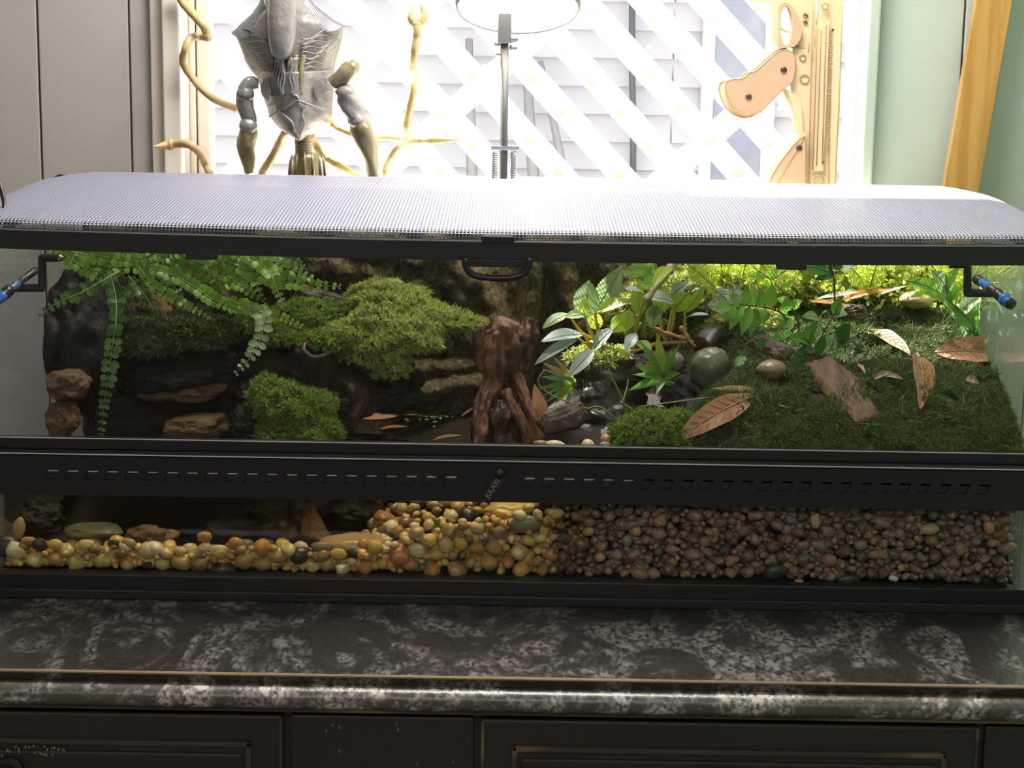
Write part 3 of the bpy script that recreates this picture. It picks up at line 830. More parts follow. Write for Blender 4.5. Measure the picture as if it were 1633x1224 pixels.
def limb(segs, name, mat):
    pts = [P(x, y, FYY + dy) for x, y, r, dy in segs]
    n = 40
    path = smooth_path(pts, n)
    rr = np.interp(np.linspace(0, len(segs)-1, n), range(len(segs)), [r for _, _, r, _ in segs]) * S(pts[0])
    return MB().tube(path, list(rr), 14, fn=lambda t, a, p: 1 + .10*math.sin(3*a + t*9) + .05*noise.noise(Vector((a*1.5, t*14, 3)))).build(name, mat, fig)
limb([(412,134,8,-.01),(398,134,13,-.012),(390,146,13,-.014),(392,168,14,-.014),(398,190,12,-.014),(396,203,9,-.014)], 'upper_limb', M['fig'])
limb([(396,198,11,-.014),(395,212,15,-.012),(393,232,15,-.01),(395,252,12,-.008),(397,276,8,-.006)], 'lower_limb', M['fig_brass'])
limb([(531,134,11,-.012),(540,126,13,-.014),(552,116,14,-.016),(562,106,13,-.014),(566,98,7,-.012)], 'shoulder_knob', M['fig_brass'])
limb([(542,140,11,-.012),(552,152,16,-.014),(562,172,17,-.014),(570,192,15,-.014)], 'upper_limb', M['fig'])
limb([(567,186,12,-.014),(576,204,18,-.012),(584,228,15,-.01),(591,254,11,-.008),(597,285,9,-.006)], 'lower_limb', M['fig_brass'])
for px, py in ((391,150),(396,200),(552,148),(570,192)):
    MB().blob(P(px, py, FYY-.018), (.0135, .012, .012), .06, 2, px, 3).build('joint', M['fig'], fig)
def tendril(pts, r0, r1, dy, tip=0):
    pp = smooth_path([P(x, y, FYY + dy + .012*math.sin(i*1.7)) for i, (x, y) in enumerate(pts)], 60)
    s = S(pp[0])
    rad = [1.0*(r0 + (r1-r0)*i/59)*s*(1 + .12*max(0, math.sin(i*.78))**6) for i in range(60)]
    if tip:
        for i in range(tip):
            k = 59 - i; f = i/tip
            rad[k] = s * r1 * (.8 + .0*f if f > .97 else 1.35*min(1, f*1.5)**.9 if f < .67 else 1.35 - .55*(f-.67)/.3) + 1e-4
    o = MB().tube(pp, rad, 10).build('tendril', M['bone'], fig)
    return o
tendril([(280,-30),(289,0),(310,25),(325,42),(332,60)], 6.5, 7, .03)
tendril([(334,60),(318,58),(303,62),(295,80),(292,100),(304,120),(322,142),(345,160),(378,174)], 6.5, 5.5, .03)
tendril([(335,278),(328,262),(318,244),(303,231),(285,229),(268,231),(243,234)], 6, 7, .0, 18)
tendril([(455,210),(446,226),(436,246),(424,266),(412,288)], 6, 6, .035)
tendril([(494,215),(504,232),(518,249),(540,264),(572,284)], 6.5, 6, .03)
tendril([(518,190),(530,197),(545,206),(566,214),(595,219),(618,219),(641,221)], 6, 4.5, .035)
tendril([(604,292),(614,272),(624,250),(634,234),(648,226),(670,224),(697,223),(737,224)], 6, 6, .01, 16)
tt = tendril([(643,226),(648,200),(654,170),(660,140),(658,110),(661,80),(665,55),(665,36)], 5.5, 6.5, .012)
for a in (((664,40),(655,26),(656,9)), ((666,40),(676,24),(669,3))):
    MB().tube(smooth_path([P(x, y, FYY+.012) for x, y in a], 12), [S(P(660,30,FYY))*k for k in (5,7,8,8,7.5,7,6,5,4,3,1.6,.4)], 8).build('pincer_tip', M['bone'], tt)

# ------------------------------------------------------------------ plywood toy blaster hanging in the window
M['ply'] = pm('pale_laser_cut_plywood', [(0, (.62,.47,.27)), (.5, (.70,.55,.34)), (1, (.76,.62,.42))], 6, .55, .05, 80, stretch=(3,3,.6))
M['ply_edge'] = pm('brown_scorched_edge', [(0, (.30,.19,.09)), (1, (.42,.28,.14))], 20, .7)
M['ply_pink'] = pm('pinkish_wood_veneer', [(0, (.55,.31,.19)), (.5, (.62,.37,.24)), (1, (.67,.42,.29))], 5, .5, .05, 80, stretch=(2,2,.7))
M['screw'] = pm('dark_bronze_screw', (.10,.075,.06), 10, .35, metal=.6)
GYY = .672
gun = thing('toy_blaster', 'plywood toy gun standing upright on the sill with pinkish grip in front of window', 'toy gun', (P(1310, 250, GYY).x, GYY, SILL))
def gp(pts, y): return [P(x, yy, GYY) + Vector((0, y - 0, 0)) for x, yy in pts]
def layer(pts, y, th, mat, name, parent=gun, edge=None):
    o = MB().prism(gp(pts, y), (0, th, 0)).build(name, [mat], parent, False)
    return o
def rim(pts, y, name, parent, r=.0011):
    pp = gp(pts + [pts[0]], y)
    MB().tube(pp, r, 5).build(name, M['ply_edge'], parent)
def ring_pts(outer, cx, cy, rx, ry, n):
    return [(cx + rx*math.cos(2*math.pi*k/n), cy + ry*math.sin(2*math.pi*k/n)) for k in range(n)]
# receiver with an oval trigger hole: built as a strip between outline and hole
def holed(outline, hole, y, th, mat, name):
    n = len(hole)
    # resample the outline by angle around the hole centre
    cx = sum(h[0] for h in hole)/n; cy = sum(h[1] for h in hole)/n
    out = []
    m = len(outline)
    for k in range(n):
        an = 2*math.pi*k/n; dx, dy = math.cos(an), math.sin(an); best = None
        for i in range(m):
            (x1, y1), (x2, y2) = outline[i], outline[(i+1) % m]
            den = dx*(y2-y1) - dy*(x2-x1)
            if abs(den) < 1e-9: continue
            t = ((x1-cx)*(y2-y1) - (y1-cy)*(x2-x1)) / den
            s_ = ((x1-cx)*dy - (y1-cy)*dx) / den
            if t > 0 and -1e-6 <= s_ <= 1+1e-6 and (best is None or t < best): best = t
        out.append((cx+dx*best, cy+dy*best))
    a = gp(out, y); b = gp(hole, y); e = Vector((0, th, 0))
    vs = a + b + [p+e for p in a] + [p+e for p in b]
    fs = []
    for k in range(n):
        j = (k+1) % n
        fs += [(k, j, n+j, n+k), (2*n+k, 3*n+k, 3*n+j, 2*n+j), (k, 2*n+k, 2*n+j, j), (n+k, n+j, 3*n+j, 3*n+k)]
    return MB().add(vs, fs).build(name, mat, gun, False)
blk = [(1231,-30),(1302,-30),(1302,78),(1262,78),(1256,74),(1236,74),(1231,60)]
hole = ring_pts(None, 1252.5, 41, 8, 30, 32)
holed(blk, hole, 0, .012, M['ply'], 'trigger_frame')
blk2 = [(1241,6),(1252,3),(1262,8),(1271,24),(1279,44),(1276,62),(1266,74),(1250,77),(1241,74)]
holed(blk2, ring_pts(None, 1253, 41, 9.5, 32, 32), -.006, .006, M['ply_pink'], 'trigger_guard')
MB().tube(smooth_path([P(1243,44,GYY+.004), P(1252,49,GYY+.003), P(1262,50,GYY+.003), P(1270,44,GYY+.003)], 14), .0022, 8).build('trigger', M['ply'], gun)
layer([(1266,60),(1300,60),(1304,30),(1306,-30),(1346,-30),(1340,150),(1332,329),(1284,329),(1283,212),(1272,206),(1272,170),(1262,146),(1260,132)], 0, .014, M['ply'], 'receiver')
layer([(1324,-2),(1343,4),(1337,150),(1328,329),(1322,329),(1320,150)], -.005, .005, M['ply'], 'side_rail')
layer([(1302,44),(1322,38),(1318,150),(1312,272),(1296,272),(1299,150)], -.004, .004, M['ply'], 'engraved_plate')
for a, b in (((1303,44),(1296,270)), ((1309,48),(1302,264)), ((1317,38),(1311,262)), ((1296,6),(1289,294)), ((1325,6),(1322,292)), ((1290,68),(1289,84))):
    MB().tube(smooth_path([P(*a, GYY-.0045), P(*b, GYY-.0045)], 4), .0010, 5).build('engraved_line', M['ply_edge'], gun)
tk = MB()
random.seed(3)
for i in range(44):
    yy = 50 + i*4.6; xx = 1325.5 - (yy-50)*.026
    q = P(xx, yy, GYY-.0054)
    wq, hq = .0018 + .0012*random.random(), .0004 + .0008*random.random()
    tk.box((q.x-wq, GYY-.0058, q.z-hq), (q.x+wq, GYY-.0048, q.z+hq))
tk.build('engraved_ticks', M['ply_edge'], gun, False, kind='stuff')
for cx, cy, r in ((1280,92,5),(1283,126,7),(1306,288,8),(1316,10,5),(1284,24,3),(1284,35,3)):
    pts = [P(cx + r*math.cos(t)*1.0, cy + r*math.sin(t), GYY-.0008 if cx < 1290 else GYY-.0045) for t in np.linspace(0, 6.283, 14)]
    MB().tube(pts, .0009, 5).build('engraved_ring', M['ply_edge'], gun)
# neck arc and grip
layer([(1246,138),(1258,144),(1268,160),(1274,180),(1274,210),(1265,210),(1265,184),(1260,168),(1252,154)], .001, .011, M['ply'], 'neck_layer')
layer([(1254,142),(1266,150),(1277,170),(1280,200),(1280,212),(1270,212),(1270,188),(1264,166)], -.003, .004, M['ply'], 'neck_layer')
grip = [(1232,84),(1240,79),(1252,77),(1261,82),(1266,92),(1266,112),(1262,131),(1250,141),(1237,153),(1224,166),(1212,178),(1198,186),(1184,188),(1170,183),(1157,172),(1149,155),(1146,140),(1148,132),(1160,127),(1171,128),(1181,124),(1188,116),(1198,114),(1206,108),(1216,98)]
layer(grip, .000, .010, M['ply'], 'grip_core')
cx, cy = 1214, 130
g2 = [(cx+(x-cx)*.93+5, cy+(y-cy)*.93-2) for x, y in grip]
layer(g2, -.006, .006, M['ply_pink'], 'grip_panel'); rim(g2, -.0055, 'grip_edge', gun)
rim(grip, -.0002, 'grip_edge', gun, .0010)
fin = [(1211,329),(1219,296),(1226,276),(1236,260),(1247,245),(1258,231),(1271,218),(1285,211),(1285,329)]
layer(fin, -.003, .010, M['ply'], 'stock_core')
f2 = [(1216,329),(1224,296),(1231,277),(1241,261),(1252,246),(1263,232),(1273,222),(1283,217),(1283,329)]
layer(f2, -.008, .005, M['ply_pink'], 'stock_panel'); rim(f2[:-1], -.0078, 'stock_edge', gun)
for px, py, d in ((1249,111,-.0065),(1193,154,-.0065),(1273,235,-.0085),(1287,25,-.001),(1286,36,-.001),(1327,47,-.0055),(1312,258,-.0045)):
    r = .0048 if d < -.006 else .0018
    MB().lathe(P(px, py, GYY) + Vector((0, d+.001, 0)), (0, -1, 0), [(0, r), (.0015, r), (.0022, r*.6), (.0023, 0)], 14).build('screw', M['screw'], gun)
layer([(1186,-30),(1232,-30),(1232,6),(1196,3)], .002, .010, M['ply'], 'barrel_arm')

# ------------------------------------------------------------------ misting nozzles
M['brass'] = pm('brass_nozzle', (.55,.36,.14), 20, .25, metal=.9)
M['blue'] = pm('blue_push_collar', [(0, (.03,.14,.55)), (1, (.05,.22,.70))], 20, .3)
M['blue_dim'] = pm('slate_blue_push_collar', (.10,.16,.34), 20, .35)
NY = .09
def nozzle(pts, r, name_label, tip, conn, cm, Y=NY):
    t = thing('misting_nozzle', name_label, 'misting nozzle', P(*pts[1], Y))
    pp = [P(x, y, Y) for x, y in pts]
    dense = []
    for a, b in zip(pp[:-1], pp[1:]): dense += [a.lerp(b, k/6) for k in range(6)]
    dense.append(pp[-1])
    mb = MB()
    for a, b in zip(pp[:-1], pp[1:]): mb.cyl(a, b, r, 14)
    for p in pp[1:-1]: mb.blob(p, (r, r, r), 0, 1, 0, 2)
    mb.build('elbow_pipe', M['black_matt'], t, 'auto')
    if tip:
        a, b = P(*tip[0], Y), P(*tip[1], Y); d = (b-a).normalized(); L_ = (b-a).length
        MB().lathe(a, d, [(0, r*.85), (L_*.3, r*1.0), (L_*.6, r*.95), (L_*.8, r*.6), (L_, r*.5), (L_, 0)], 14).build('nozzle_tip', M['brass'], t)
    for (x0, y0, dy0), (x1, y1, dy1), rr, m in conn:
        a, b = P(x0, y0, Y+dy0), P(x1, y1, Y+dy1)
        d = (b-a).normalized(); L_ = (b-a).length
        MB().lathe(a, d, [(0, rr*.85), (L_*.1, rr), (L_*.45, rr), (L_*.5, rr*.9), (L_*.9, rr*.9), (L_, rr*.8)], 16).build('push_connector', m, t)
    return t
nozzle([(92,411),(67,411),(67,459),(24,459)], .0050, 'black elbow misting nozzle with brass tip, dripping among the fern fronds', ((91,411),(101,411)),
       [((58,430,.03),(36,446,.0),.0050,M['black']), ((40,442,.0),(26,455,-.015),.0042,M['lamp_grey']), ((28,452,-.01),(14,463,-.03),.0056,M['blue_dim']), ((16,461,-.03),(2,474,-.05),.0075,M['black']), ((6,470,-.045),(-8,482,-.06),.0068,M['blue'])], M['blue_dim'])
nozzle([(1514,421),(1543,421),(1543,467),(1586,467)], .0052, 'black elbow misting nozzle with bright blue collars at the mint wall end', None,
       [((1556,444,.05),(1570,452,.03),.0064,M['black_matt']), ((1566,450,.03),(1580,459,.0),.0058,M['blue']), ((1577,457,.0),(1594,470,-.02),.0050,M['lamp_grey']), ((1588,466,-.015),(1602,478,-.035),.0068,M['black']), ((1600,475,-.03),(1611,484,-.045),.0082,M['blue']), ((1609,482,-.044),(1615,487,-.05),.0070,M['black_matt'])], M['blue'])
# ------------------------------------------------------------------ land inside the tank
def sstep(a, b, x):
    t = min(1, max(0, (x - a) / (b - a))); return t*t*(3-2*t)
def hill(x, y):
    n = noise.fractal(Vector((x*9, y*9, 1.7)), 1, 2, 3)
    b = sstep(.20, .30, x + .03*math.sin(y*20))
    v = .150 + .16*y + .004*n
    k = .164 + .078*(1 - math.exp(-y/.055)) + .13*y + (.010*n + .012*noise.fractal(Vector((x*22, y*22, 5.1)), 1, 2, 3))*min(1, y/.05)
    e = sstep(.03, .07, x + .02*math.sin(y*31))
    return (v*(1-b) + k*b)*e + .05*(1-e)
def onhill(px, py, lift=0.0):
    Y = .006
    while Y < .48:
        q = P(px, py, Y)
        if q.z <= hill(q.x, Y) + lift: return q
        Y += .002
    return P(px, py, .47)

M['bark_bg'] = pm('mossy_bark_relief', [(.25, (.018,.013,.008)), (.42, (.075,.055,.026)), (.52, (.19,.15,.055)), (.60, (.07,.05,.025)), (.75, (.30,.25,.085))], 75, .85, 1.0, 160, stretch=(1,1,.7))
M['soil'] = pm('damp_black_soil', [(0, (.010,.008,.006)), (1, (.03,.022,.015))], 40, .9, .6, 200)
M['rock_black'] = pm('wet_black_rock', [(0, (.006,.006,.006)), (.55, (.014,.012,.010)), (.75, (.020,.017,.012)), (1, (.012,.018,.008))], 26, .62, 1.0, 90, spec=.3)
M['rock_brown'] = pm('rusty_brown_stone', [(.25, (.05,.025,.012)), (.5, (.15,.08,.032)), (.7, (.10,.052,.022)), (.8, (.19,.115,.055))], 30, .75, 1.0, 110)
M['rock_grey'] = pm('grey_green_stone', [(0, (.075,.082,.055)), (.5, (.12,.128,.085)), (1, (.17,.175,.125))], 12, .28, .15, 80)
M['wood_black'] = pm('black_driftwood', [(0, (.009,.007,.006)), (.55, (.025,.016,.010)), (.75, (.10,.05,.025)), (1, (.05,.03,.018))], 14, .4, .8, 50, stretch=(1,1,.35))
M['wood_red'] = pm('red_brown_driftwood', [(.28, (.012,.006,.004)), (.42, (.075,.028,.013)), (.55, (.21,.085,.038)), (.66, (.09,.035,.016)), (.8, (.34,.17,.085))], 34, .5, 1.0, 70, stretch=(2.2,2.2,.30))
M['bark'] = pm('weathered_bark', [(.25, (.022,.012,.008)), (.5, (.14,.075,.042)), (.8, (.25,.15,.09))], 40, .75, 1.0, 90, stretch=(1.6,.4,.8))
M['bark_grey'] = pm('greyish_flaky_bark', [(.25, (.015,.011,.009)), (.5, (.12,.085,.065)), (.8, (.26,.20,.165))], 44, .75, 1.0, 110)

# background panel with root relief
roots = [([(430,395),(520,425),(610,440),(690,470),(760,540)], 34, .040), ([(560,390),(640,405),(700,440),(745,490),(785,560)], 24, .045), ([(690,395),(735,430),(772,475),(800,530)], 26, .05),
         ([(758,450),(768,520),(752,600),(740,650)], 26, .03), ([(850,395),(848,470),(836,560),(830,640)], 20, .05), ([(884,395),(905,460),(935,540),(950,620)], 24, .04),
         ([(950,395),(985,450),(1015,520)], 26, .035), ([(540,612),(620,592),(700,588),(770,578)], 20, .045), ([(540,662),(640,632),(720,612),(765,605)], 24, .06), ([(440,380),(470,450),(500,520)], 26, .03), ([(640,500),(690,540),(740,570)], 22, .03)]
RP = []
for pts, wpx, hgt in roots:
    pp = smooth_path([P(x, y, .46) for x, y in pts], 26)
    RP.append((np.array([[p[0], p[2]] for p in pp]), wpx*.00087, hgt))
nu, nv = 260, 110
xs_ = np.linspace(-.612, .612, nu+1); zs_ = np.linspace(.03, .44, nv+1)
XX, ZZ = np.meshgrid(xs_, zs_)
rel = np.zeros_like(XX)
for pp, wd, hg in RP:
    d2 = np.full(XX.shape, 1e9)
    for a in pp: d2 = np.minimum(d2, (XX-a[0])**2 + (ZZ-a[1])**2)
    rel = np.maximum(rel, hg*np.sqrt(np.clip(1 - d2/wd**2, 0, 1)))
vs = []
for j in range(nv+1):
    for i in range(nu+1):
        x, z = XX[j,i], ZZ[j,i]
        f = noise.fractal(Vector((x*34, z*20, 4)), 1, 2, 4)*.009 + noise.fractal(Vector((x*90, z*60, 9)), 1, 2, 2)*.0022
        vs.append((x, .484 - rel[j,i]*.8 - f - .004, z))
fs = [(j*(nu+1)+i, j*(nu+1)+i+1, (j+1)*(nu+1)+i+1, (j+1)*(nu+1)+i) for j in range(nv) for i in range(nu)]
bgp = mesh_obj('bark_backdrop', vs, fs, M['bark_bg'])
tag(bgp, 'olive brown root relief panel lining the back of the terrarium', 'backdrop', kind='thing')

# soil bank under the planted land
def soil_top(u, v):
    x = .03 + u*.583; y = .030 + v*.445
    return (x, y, hill(x, y) - .006)
mb = MB().grid(soil_top, 60, 44)
ring = [i for i in range(61)] + [j*61+60 for j in range(1, 45)] + [44*61+i for i in range(59, -1, -1)] + [j*61 for j in range(43, 0, -1)]
base = [mb.v[i] for i in ring]; n0 = len(mb.v)
mb.v += [(x, y, .031) for x, y, z in base]
for i in range(len(ring)):
    a, b = ring[i], ring[(i+1) % len(ring)]
    mb.f.append((b, a, n0+i, n0+(i+1) % len(ring))); mb.m.append(0)
so = mb.build('soil_bank', M['soil'])
tag(so, 'dark damp soil bank filling the planted half of the terrarium', 'soil', kind='stuff')

# ------------------------------------------------------------------ pebbles
PC = {'cream': ((.60,.47,.25), (.68,.56,.34)), 'yellow': ((.60,.40,.12), (.70,.50,.20)), 'tan': ((.40,.27,.14), (.50,.35,.20)), 'orange': ((.46,.22,.08), (.55,.30,.13)),
      'white': ((.72,.66,.54), (.80,.75,.66)), 'brown': ((.20,.125,.07), (.29,.19,.11)), 'grey': ((.17,.16,.14), (.25,.24,.21)), 'black': ((.025,.028,.026), (.05,.052,.046)),
      'dusty_shaded_tan': ((.26,.165,.105), (.33,.22,.145)), 'dusty_shaded_brown': ((.14,.085,.055), (.20,.125,.085)), 'dusty_shaded_grey': ((.16,.13,.11), (.21,.175,.15)), 'dusty_shaded_pink': ((.24,.14,.10), (.30,.185,.14)), 'dusty_shaded_orange': ((.32,.17,.08), (.38,.22,.12)), 'dark_grey': ((.04,.036,.033), (.065,.058,.05))}  # dusty set: dimness under the land put into the pebbles' colours
for k, (a, b) in PC.items():
    M['peb_'+k] = pm(k+'_pebble', [(0, a), (1, b)], 60, .32, .08, 150, obj_random=.10)
    M['pebs_'+k] = pm(k+'_pebble_mass', [(0, a), (1, b)], 60, .32, .08, 150, island=.14)
PM = {}
def peb_mesh(colr, shape):
    key = (colr, shape)
    if key not in PM:
        mb = MB().blob((0,0,0), (1, .82, .72), .34 if colr[:4] in ('dust','dark') else .17, 1.3 if colr[:4] in ('dust','dark') else 1.1, shape*5+1, 3 if shape < 3 else 2, oct=2)
        me = bpy.data.meshes.new('pebble'); me.from_pydata(mb.v, [], mb.f); me.materials.append(M['peb_'+colr])
        me.polygons.foreach_set('use_smooth', np.ones(len(me.polygons), dtype=bool))
        PM[key] = me
    return PM[key]
PV = [MB().blob((0,0,0), (1,.82,.72), .16, 1.1, s*5+1, 2, oct=2) for s in range(6)]
PV1 = [MB().blob((0,0,0), (1,.82,.72), .2, 1.1, s*5+1, 1, oct=1) for s in range(6)]
def peb_obj(name, c, r, colr, rot, shape, label, group, cat='pebble', sq=(1,1,1)):
    o = bpy.data.objects.new(name, peb_mesh(colr, shape)); COL.objects.link(o)
    o.location = c; o.scale = (r*sq[0], r*sq[1], r*sq[2]); o.rotation_euler = rot
    return tag(o, label, cat, group)
def darts(x0, x1, z0, ztop, radii, tries, gap=.80, taken=()):
    pts = [t for t in taken]
    nt = len(pts)
    X = np.zeros(9000); Z = np.zeros(9000); Rr = np.zeros(9000); n = 0
    for x, z, r in pts: X[n], Z[n], Rr[n] = x, z, r; n += 1
    for r, m in zip(radii, tries):
        for _ in range(m):
            x = random.uniform(x0, x1); z = random.uniform(z0, ztop(x))
            if n and np.any((X[:n]-x)**2 + (Z[:n]-z)**2 < ((Rr[:n]+r)*gap)**2): continue
            X[n], Z[n], Rr[n] = x, z, r; n += 1
            if n >= 8990: break
    return [(X[i], Z[i], Rr[i]) for i in range(nt, n)]
def pebble_mass(name, items, cols, wts, label, seed, lowres=True):
    r_ = random.Random(seed)
    per = {}
    for x, y, z, r in items:
        cname = r_.choices(cols, wts)[0]
        src = (PV1 if lowres else PV)[r_.randrange(6)]
        R3 = Matrix.Rotation(r_.uniform(0, 6.3), 3, 'Z') @ Matrix.Rotation(r_.uniform(0, 6.3), 3, 'X')
        per.setdefault(cname, []).append((np.array(src.v) @ np.array(R3).T * r + np.array([x, y, z]), src.f))
    V, Fc, MI = [], [], []; mats = list(per); n = 0
    for k, cn in enumerate(mats):
        for v, f in per[cn]:
            V.append(v); Fc += [tuple(i+n for i in q) for q in f]; MI += [k]*len(f); n += len(v)
    o = mesh_obj(name, np.vstack(V), Fc, [M['pebs_'+c] for c in mats], None, True, MI)
    return tag(o, label, 'gravel', kind='stuff')
HEROES = [  # px, py, rx(px), ry(px), Y, colour, label
 (357,908,21,15,.014,'black','large dark green pebble low against the front glass amid cream gravel'),
 (62,868,13,11,.016,'black','dark pebble near the tank end, partly under a tan pebble'),
 (30,842,10,18,.05,'tan','upright oval tan pebble standing at the dark pool end'),
 (12,870,22,20,.03,'black','big blackish stone at the very end of the pool gravel'),
 (326,856,12,10,.02,'orange','orange oval pebble topmost at the gravel edge before dark wood'),
 (45,862,13,7,.016,'orange','flat orange pebble lying beside the dark one at the tank end'),
 (88,868,13,9,.018,'yellow','yellow oval pebble next to the flat orange one at the tank end'),
 (138,870,15,11,.016,'cream','pale oval pebble in front of the flat grey slab'),
 (182,867,11,7,.018,'black','black oval pebble under the rough tan rock'),
 (205,866,14,9,.018,'tan','round tan pebble touching the rough tan rock'),
 (350,876,12,8,.014,'white','white flattened pebble above the large dark green pebble'),
 (376,866,13,11,.016,'orange','orange brown round pebble right above the dark green one'),
 (418,873,15,14,.016,'orange','reddish orange pebble in front of the submerged black log'),
 (512,872,17,9,.018,'grey','long grey stone touching the flat tan slab'),
 (540,883,14,9,.014,'yellow','yellow pebble in front of the long grey stone'),
 (565,882,12,8,.014,'black','dark blue black pebble under the flat tan slab'),
 (561,895,8,7,.012,'white','small white speckled pebble touching the blue black one'),
 (598,872,13,12,.014,'yellow','bright yellow round pebble standing before the flat tan slab'),
 (580,868,10,10,.02,'orange','rosy round pebble between slab and bright yellow pebble'),
 (638,886,17,15,.012,'orange','large orange round pebble in the middle of the bright gravel'),
 (665,877,15,12,.014,'white','white marbled pebble next to the large orange one'),
 (711,868,14,14,.014,'cream','big pale cream pebble under the green sprig'),
 (735,867,11,12,.014,'yellow','deep yellow oval pebble beside the big cream pebble'),
 (748,852,11,8,.03,'cream','cream oval pebble in front of the yellow rock'),
 (657,848,17,12,.07,'brown','dark maroon stone at the rear of the bright gravel'),
 (720,852,15,10,.05,'black','black stone between cream pebble and the green sprig'),
 (615,846,16,10,.08,'grey','grey blue rounded stone behind the flat tan slab'),
 (792,850,22,11,.03,'black','long slate blue stone leaning on the grey boulder'),
 (838,836,28,15,.018,'grey','grey oval boulder at the end of the bright gravel'),
 (887,818,13,9,.014,'cream','cream pebble at the top edge of the gravel, past the grey boulder'),
 (868,846,8,10,.014,'yellow','yellow pebble right below the grey boulder'),
 (862,858,10,8,.012,'cream','cream flat pebble lowest below the grey boulder'),
 (788,872,14,13,.014,'tan','olive tan round pebble below the long slate blue stone'),
 (775,830,16,9,.10,'orange','orange brown pebble beneath the yellow rock'),
 (938,847,10,8,.012,'tan','tan pebble near the start of the dull gravel wall'),
 (939,832,10,8,.012,'brown','brown rounded pebble above the tan one in the dull gravel'),
 (1000,862,8,10,.010,'grey','greyish pink pebble standing on end in the dull gravel wall'),
 (1015,847,8,8,.010,'tan','round tan pebble with dull glow in the dull gravel wall'),
 (957,888,9,7,.010,'tan','tan pebble beside a black gap low in the dull gravel'),
 (1020,915,16,10,.012,'brown','broad brown pebble near the bottom of the dull gravel'),
 (1132,905,9,9,.010,'grey','mauve grey pebble near the bottom of the gravel wall'),
 (1372,868,12,9,.010,'grey','pale grey round pebble in the middle of the gravel wall'),
 (1483,843,16,9,.010,'tan','long pale tan pebble near the gravel wall end'),
 (1300,830,8,13,.010,'tan','upright pinkish tan pebble under the vent rail'),
 (1274,930,10,8,.009,'orange','orange tan pebble at the foot of the gravel wall'),
 (1577,840,10,12,.010,'orange','rusty pebble beside the end of the gravel wall'),
 (1352,924,20,11,.014,'black','broad black stone at the foot of the gravel wall'),
 (1235,910,22,14,.016,'black','black stone low in the gravel wall, wider than its neighbours'),
 (1437,905,6,6,.008,'orange','small peach pebble low in the gravel wall'),
 (1425,922,8,5,.008,'white','small off white pebble at the foot of the gravel wall'),
 (888,712,19,10,.012,'cream','cream egg shaped pebble behind the door glass, larger of two'),
 (938,711,12,12,.012,'cream','cream egg shaped pebble standing upright behind the door glass'),
 (865,710,16,9,.03,'brown','brown pebble peeking out behind the larger cream egg pebble'),
 (965,712,11,9,.014,'grey','grey striped pebble beside the upright cream egg pebble'),
 (980,715,9,7,.012,'tan','tan pebble at the foot of the small moss mound'),
 (1041,721,16,8,.012,'grey','blue grey flat pebble under the small moss mound'),
 (1066,722,8,5,.012,'cream','tiny cream pebble next to the blue grey flat pebble'),
 (966,700,10,8,.03,'orange','orange brown pebble behind the grey striped one'),
]
heroL = []
for i, (px, py, rx, ry, Y, cn, lab) in enumerate(HEROES):
    c = P(px, py, Y); s = S(c)
    o = peb_obj('pebble', c, rx*s, cn, (random.uniform(-.2,.2), random.uniform(-.25,.25), 0), i % 6, lab, None, sq=(1.0, min(.9, .95*ry/rx)/.82*.9, ry/rx/.72))
    if Y < .025: heroL.append((c.x, c.z, (rx+ry)/2*s))
ztopL = lambda x: .053 + .047*sstep(-.19, -.03, x) + .004*math.sin(x*37)
zb0 = .034
left = darts(-.612, .055, zb0, ztopL, [.0135, .0112, .0092, .0074, .0058, .0045], [70, 220, 420, 800, 1400, 2200], .84, heroL)
right = darts(.055, .612, zb0, lambda x: .160, [.0105, .0088, .0074, .0060, .0048, .0038], [60, 260, 500, 1000, 1800, 3000], .84, heroL)
LC, LW = ['cream','yellow','tan','orange','white','brown','grey','black'], [30,22,24,9,6,10,4,2]
RC, RW = ['dusty_shaded_tan','dusty_shaded_brown','dusty_shaded_grey','dusty_shaded_pink','dusty_shaded_orange','dark_grey'], [26,32,16,14,6,6]
place = {'L': 'in the pool gravel against the front glass', 'R': 'in the dull gravel wall under the planted land'}
def spread(items, cols, wts, side, limit):
    items = sorted(items, key=lambda t: -t[2])
    for x, z, r in items[:limit]:
        cn = random.choices(cols, wts)[0]
        el = random.uniform(.85, 1.2)
        peb_obj('pebble' if side == 'L' else 'gravel_stone', (x, .0062 + r*.75 + random.uniform(0, .002), z), r, cn, (random.uniform(0,6.3), random.uniform(-.5,.5), random.uniform(0,6.3)), random.randrange(6),
                ('small rounded %s pebble ' % cn if side == 'L' else '%s stone ' % cn.replace('_', ' ')) + place[side], ('%s pebbles ' % cn if side == 'L' else '%s stones ' % cn.replace('_', ' ')) + place[side], 'pebble' if side == 'L' else 'stone', (el, 1, 1))
    return items[limit:]
restL = spread(left, LC, LW, 'L', 225); restR = spread(right, RC, RW, 'R', 270)
items = [(x, .0062 + r*.7, z, r*1.1) for x, z, r in restL]
def bed(x, y): return ztopL(x) - .045*sstep(.035, .09, y)*(1-sstep(-.26, -.16, x)) + .10*y*sstep(-.26, -.1, x) + .003*noise.noise(Vector((x*20, y*20, 0)))
surf = []
tk = np.zeros((3000, 3)); n = 0
for r, m in ((.011, 120), (.009, 300), (.007, 700), (.0055, 1200)):
    for _ in range(m):
        x = random.uniform(-.60, .05); y = random.uniform(.014, .26 if x > -.22 else .05)
        if n and np.any((tk[:n,0]-x)**2 + (tk[:n,1]-y)**2 < ((tk[:n,2]+r)*.82)**2): continue
        tk[n] = (x, y, r); n += 1; surf.append((x, y, r))
surf.sort(key=lambda t: t[1] - t[2]*6)
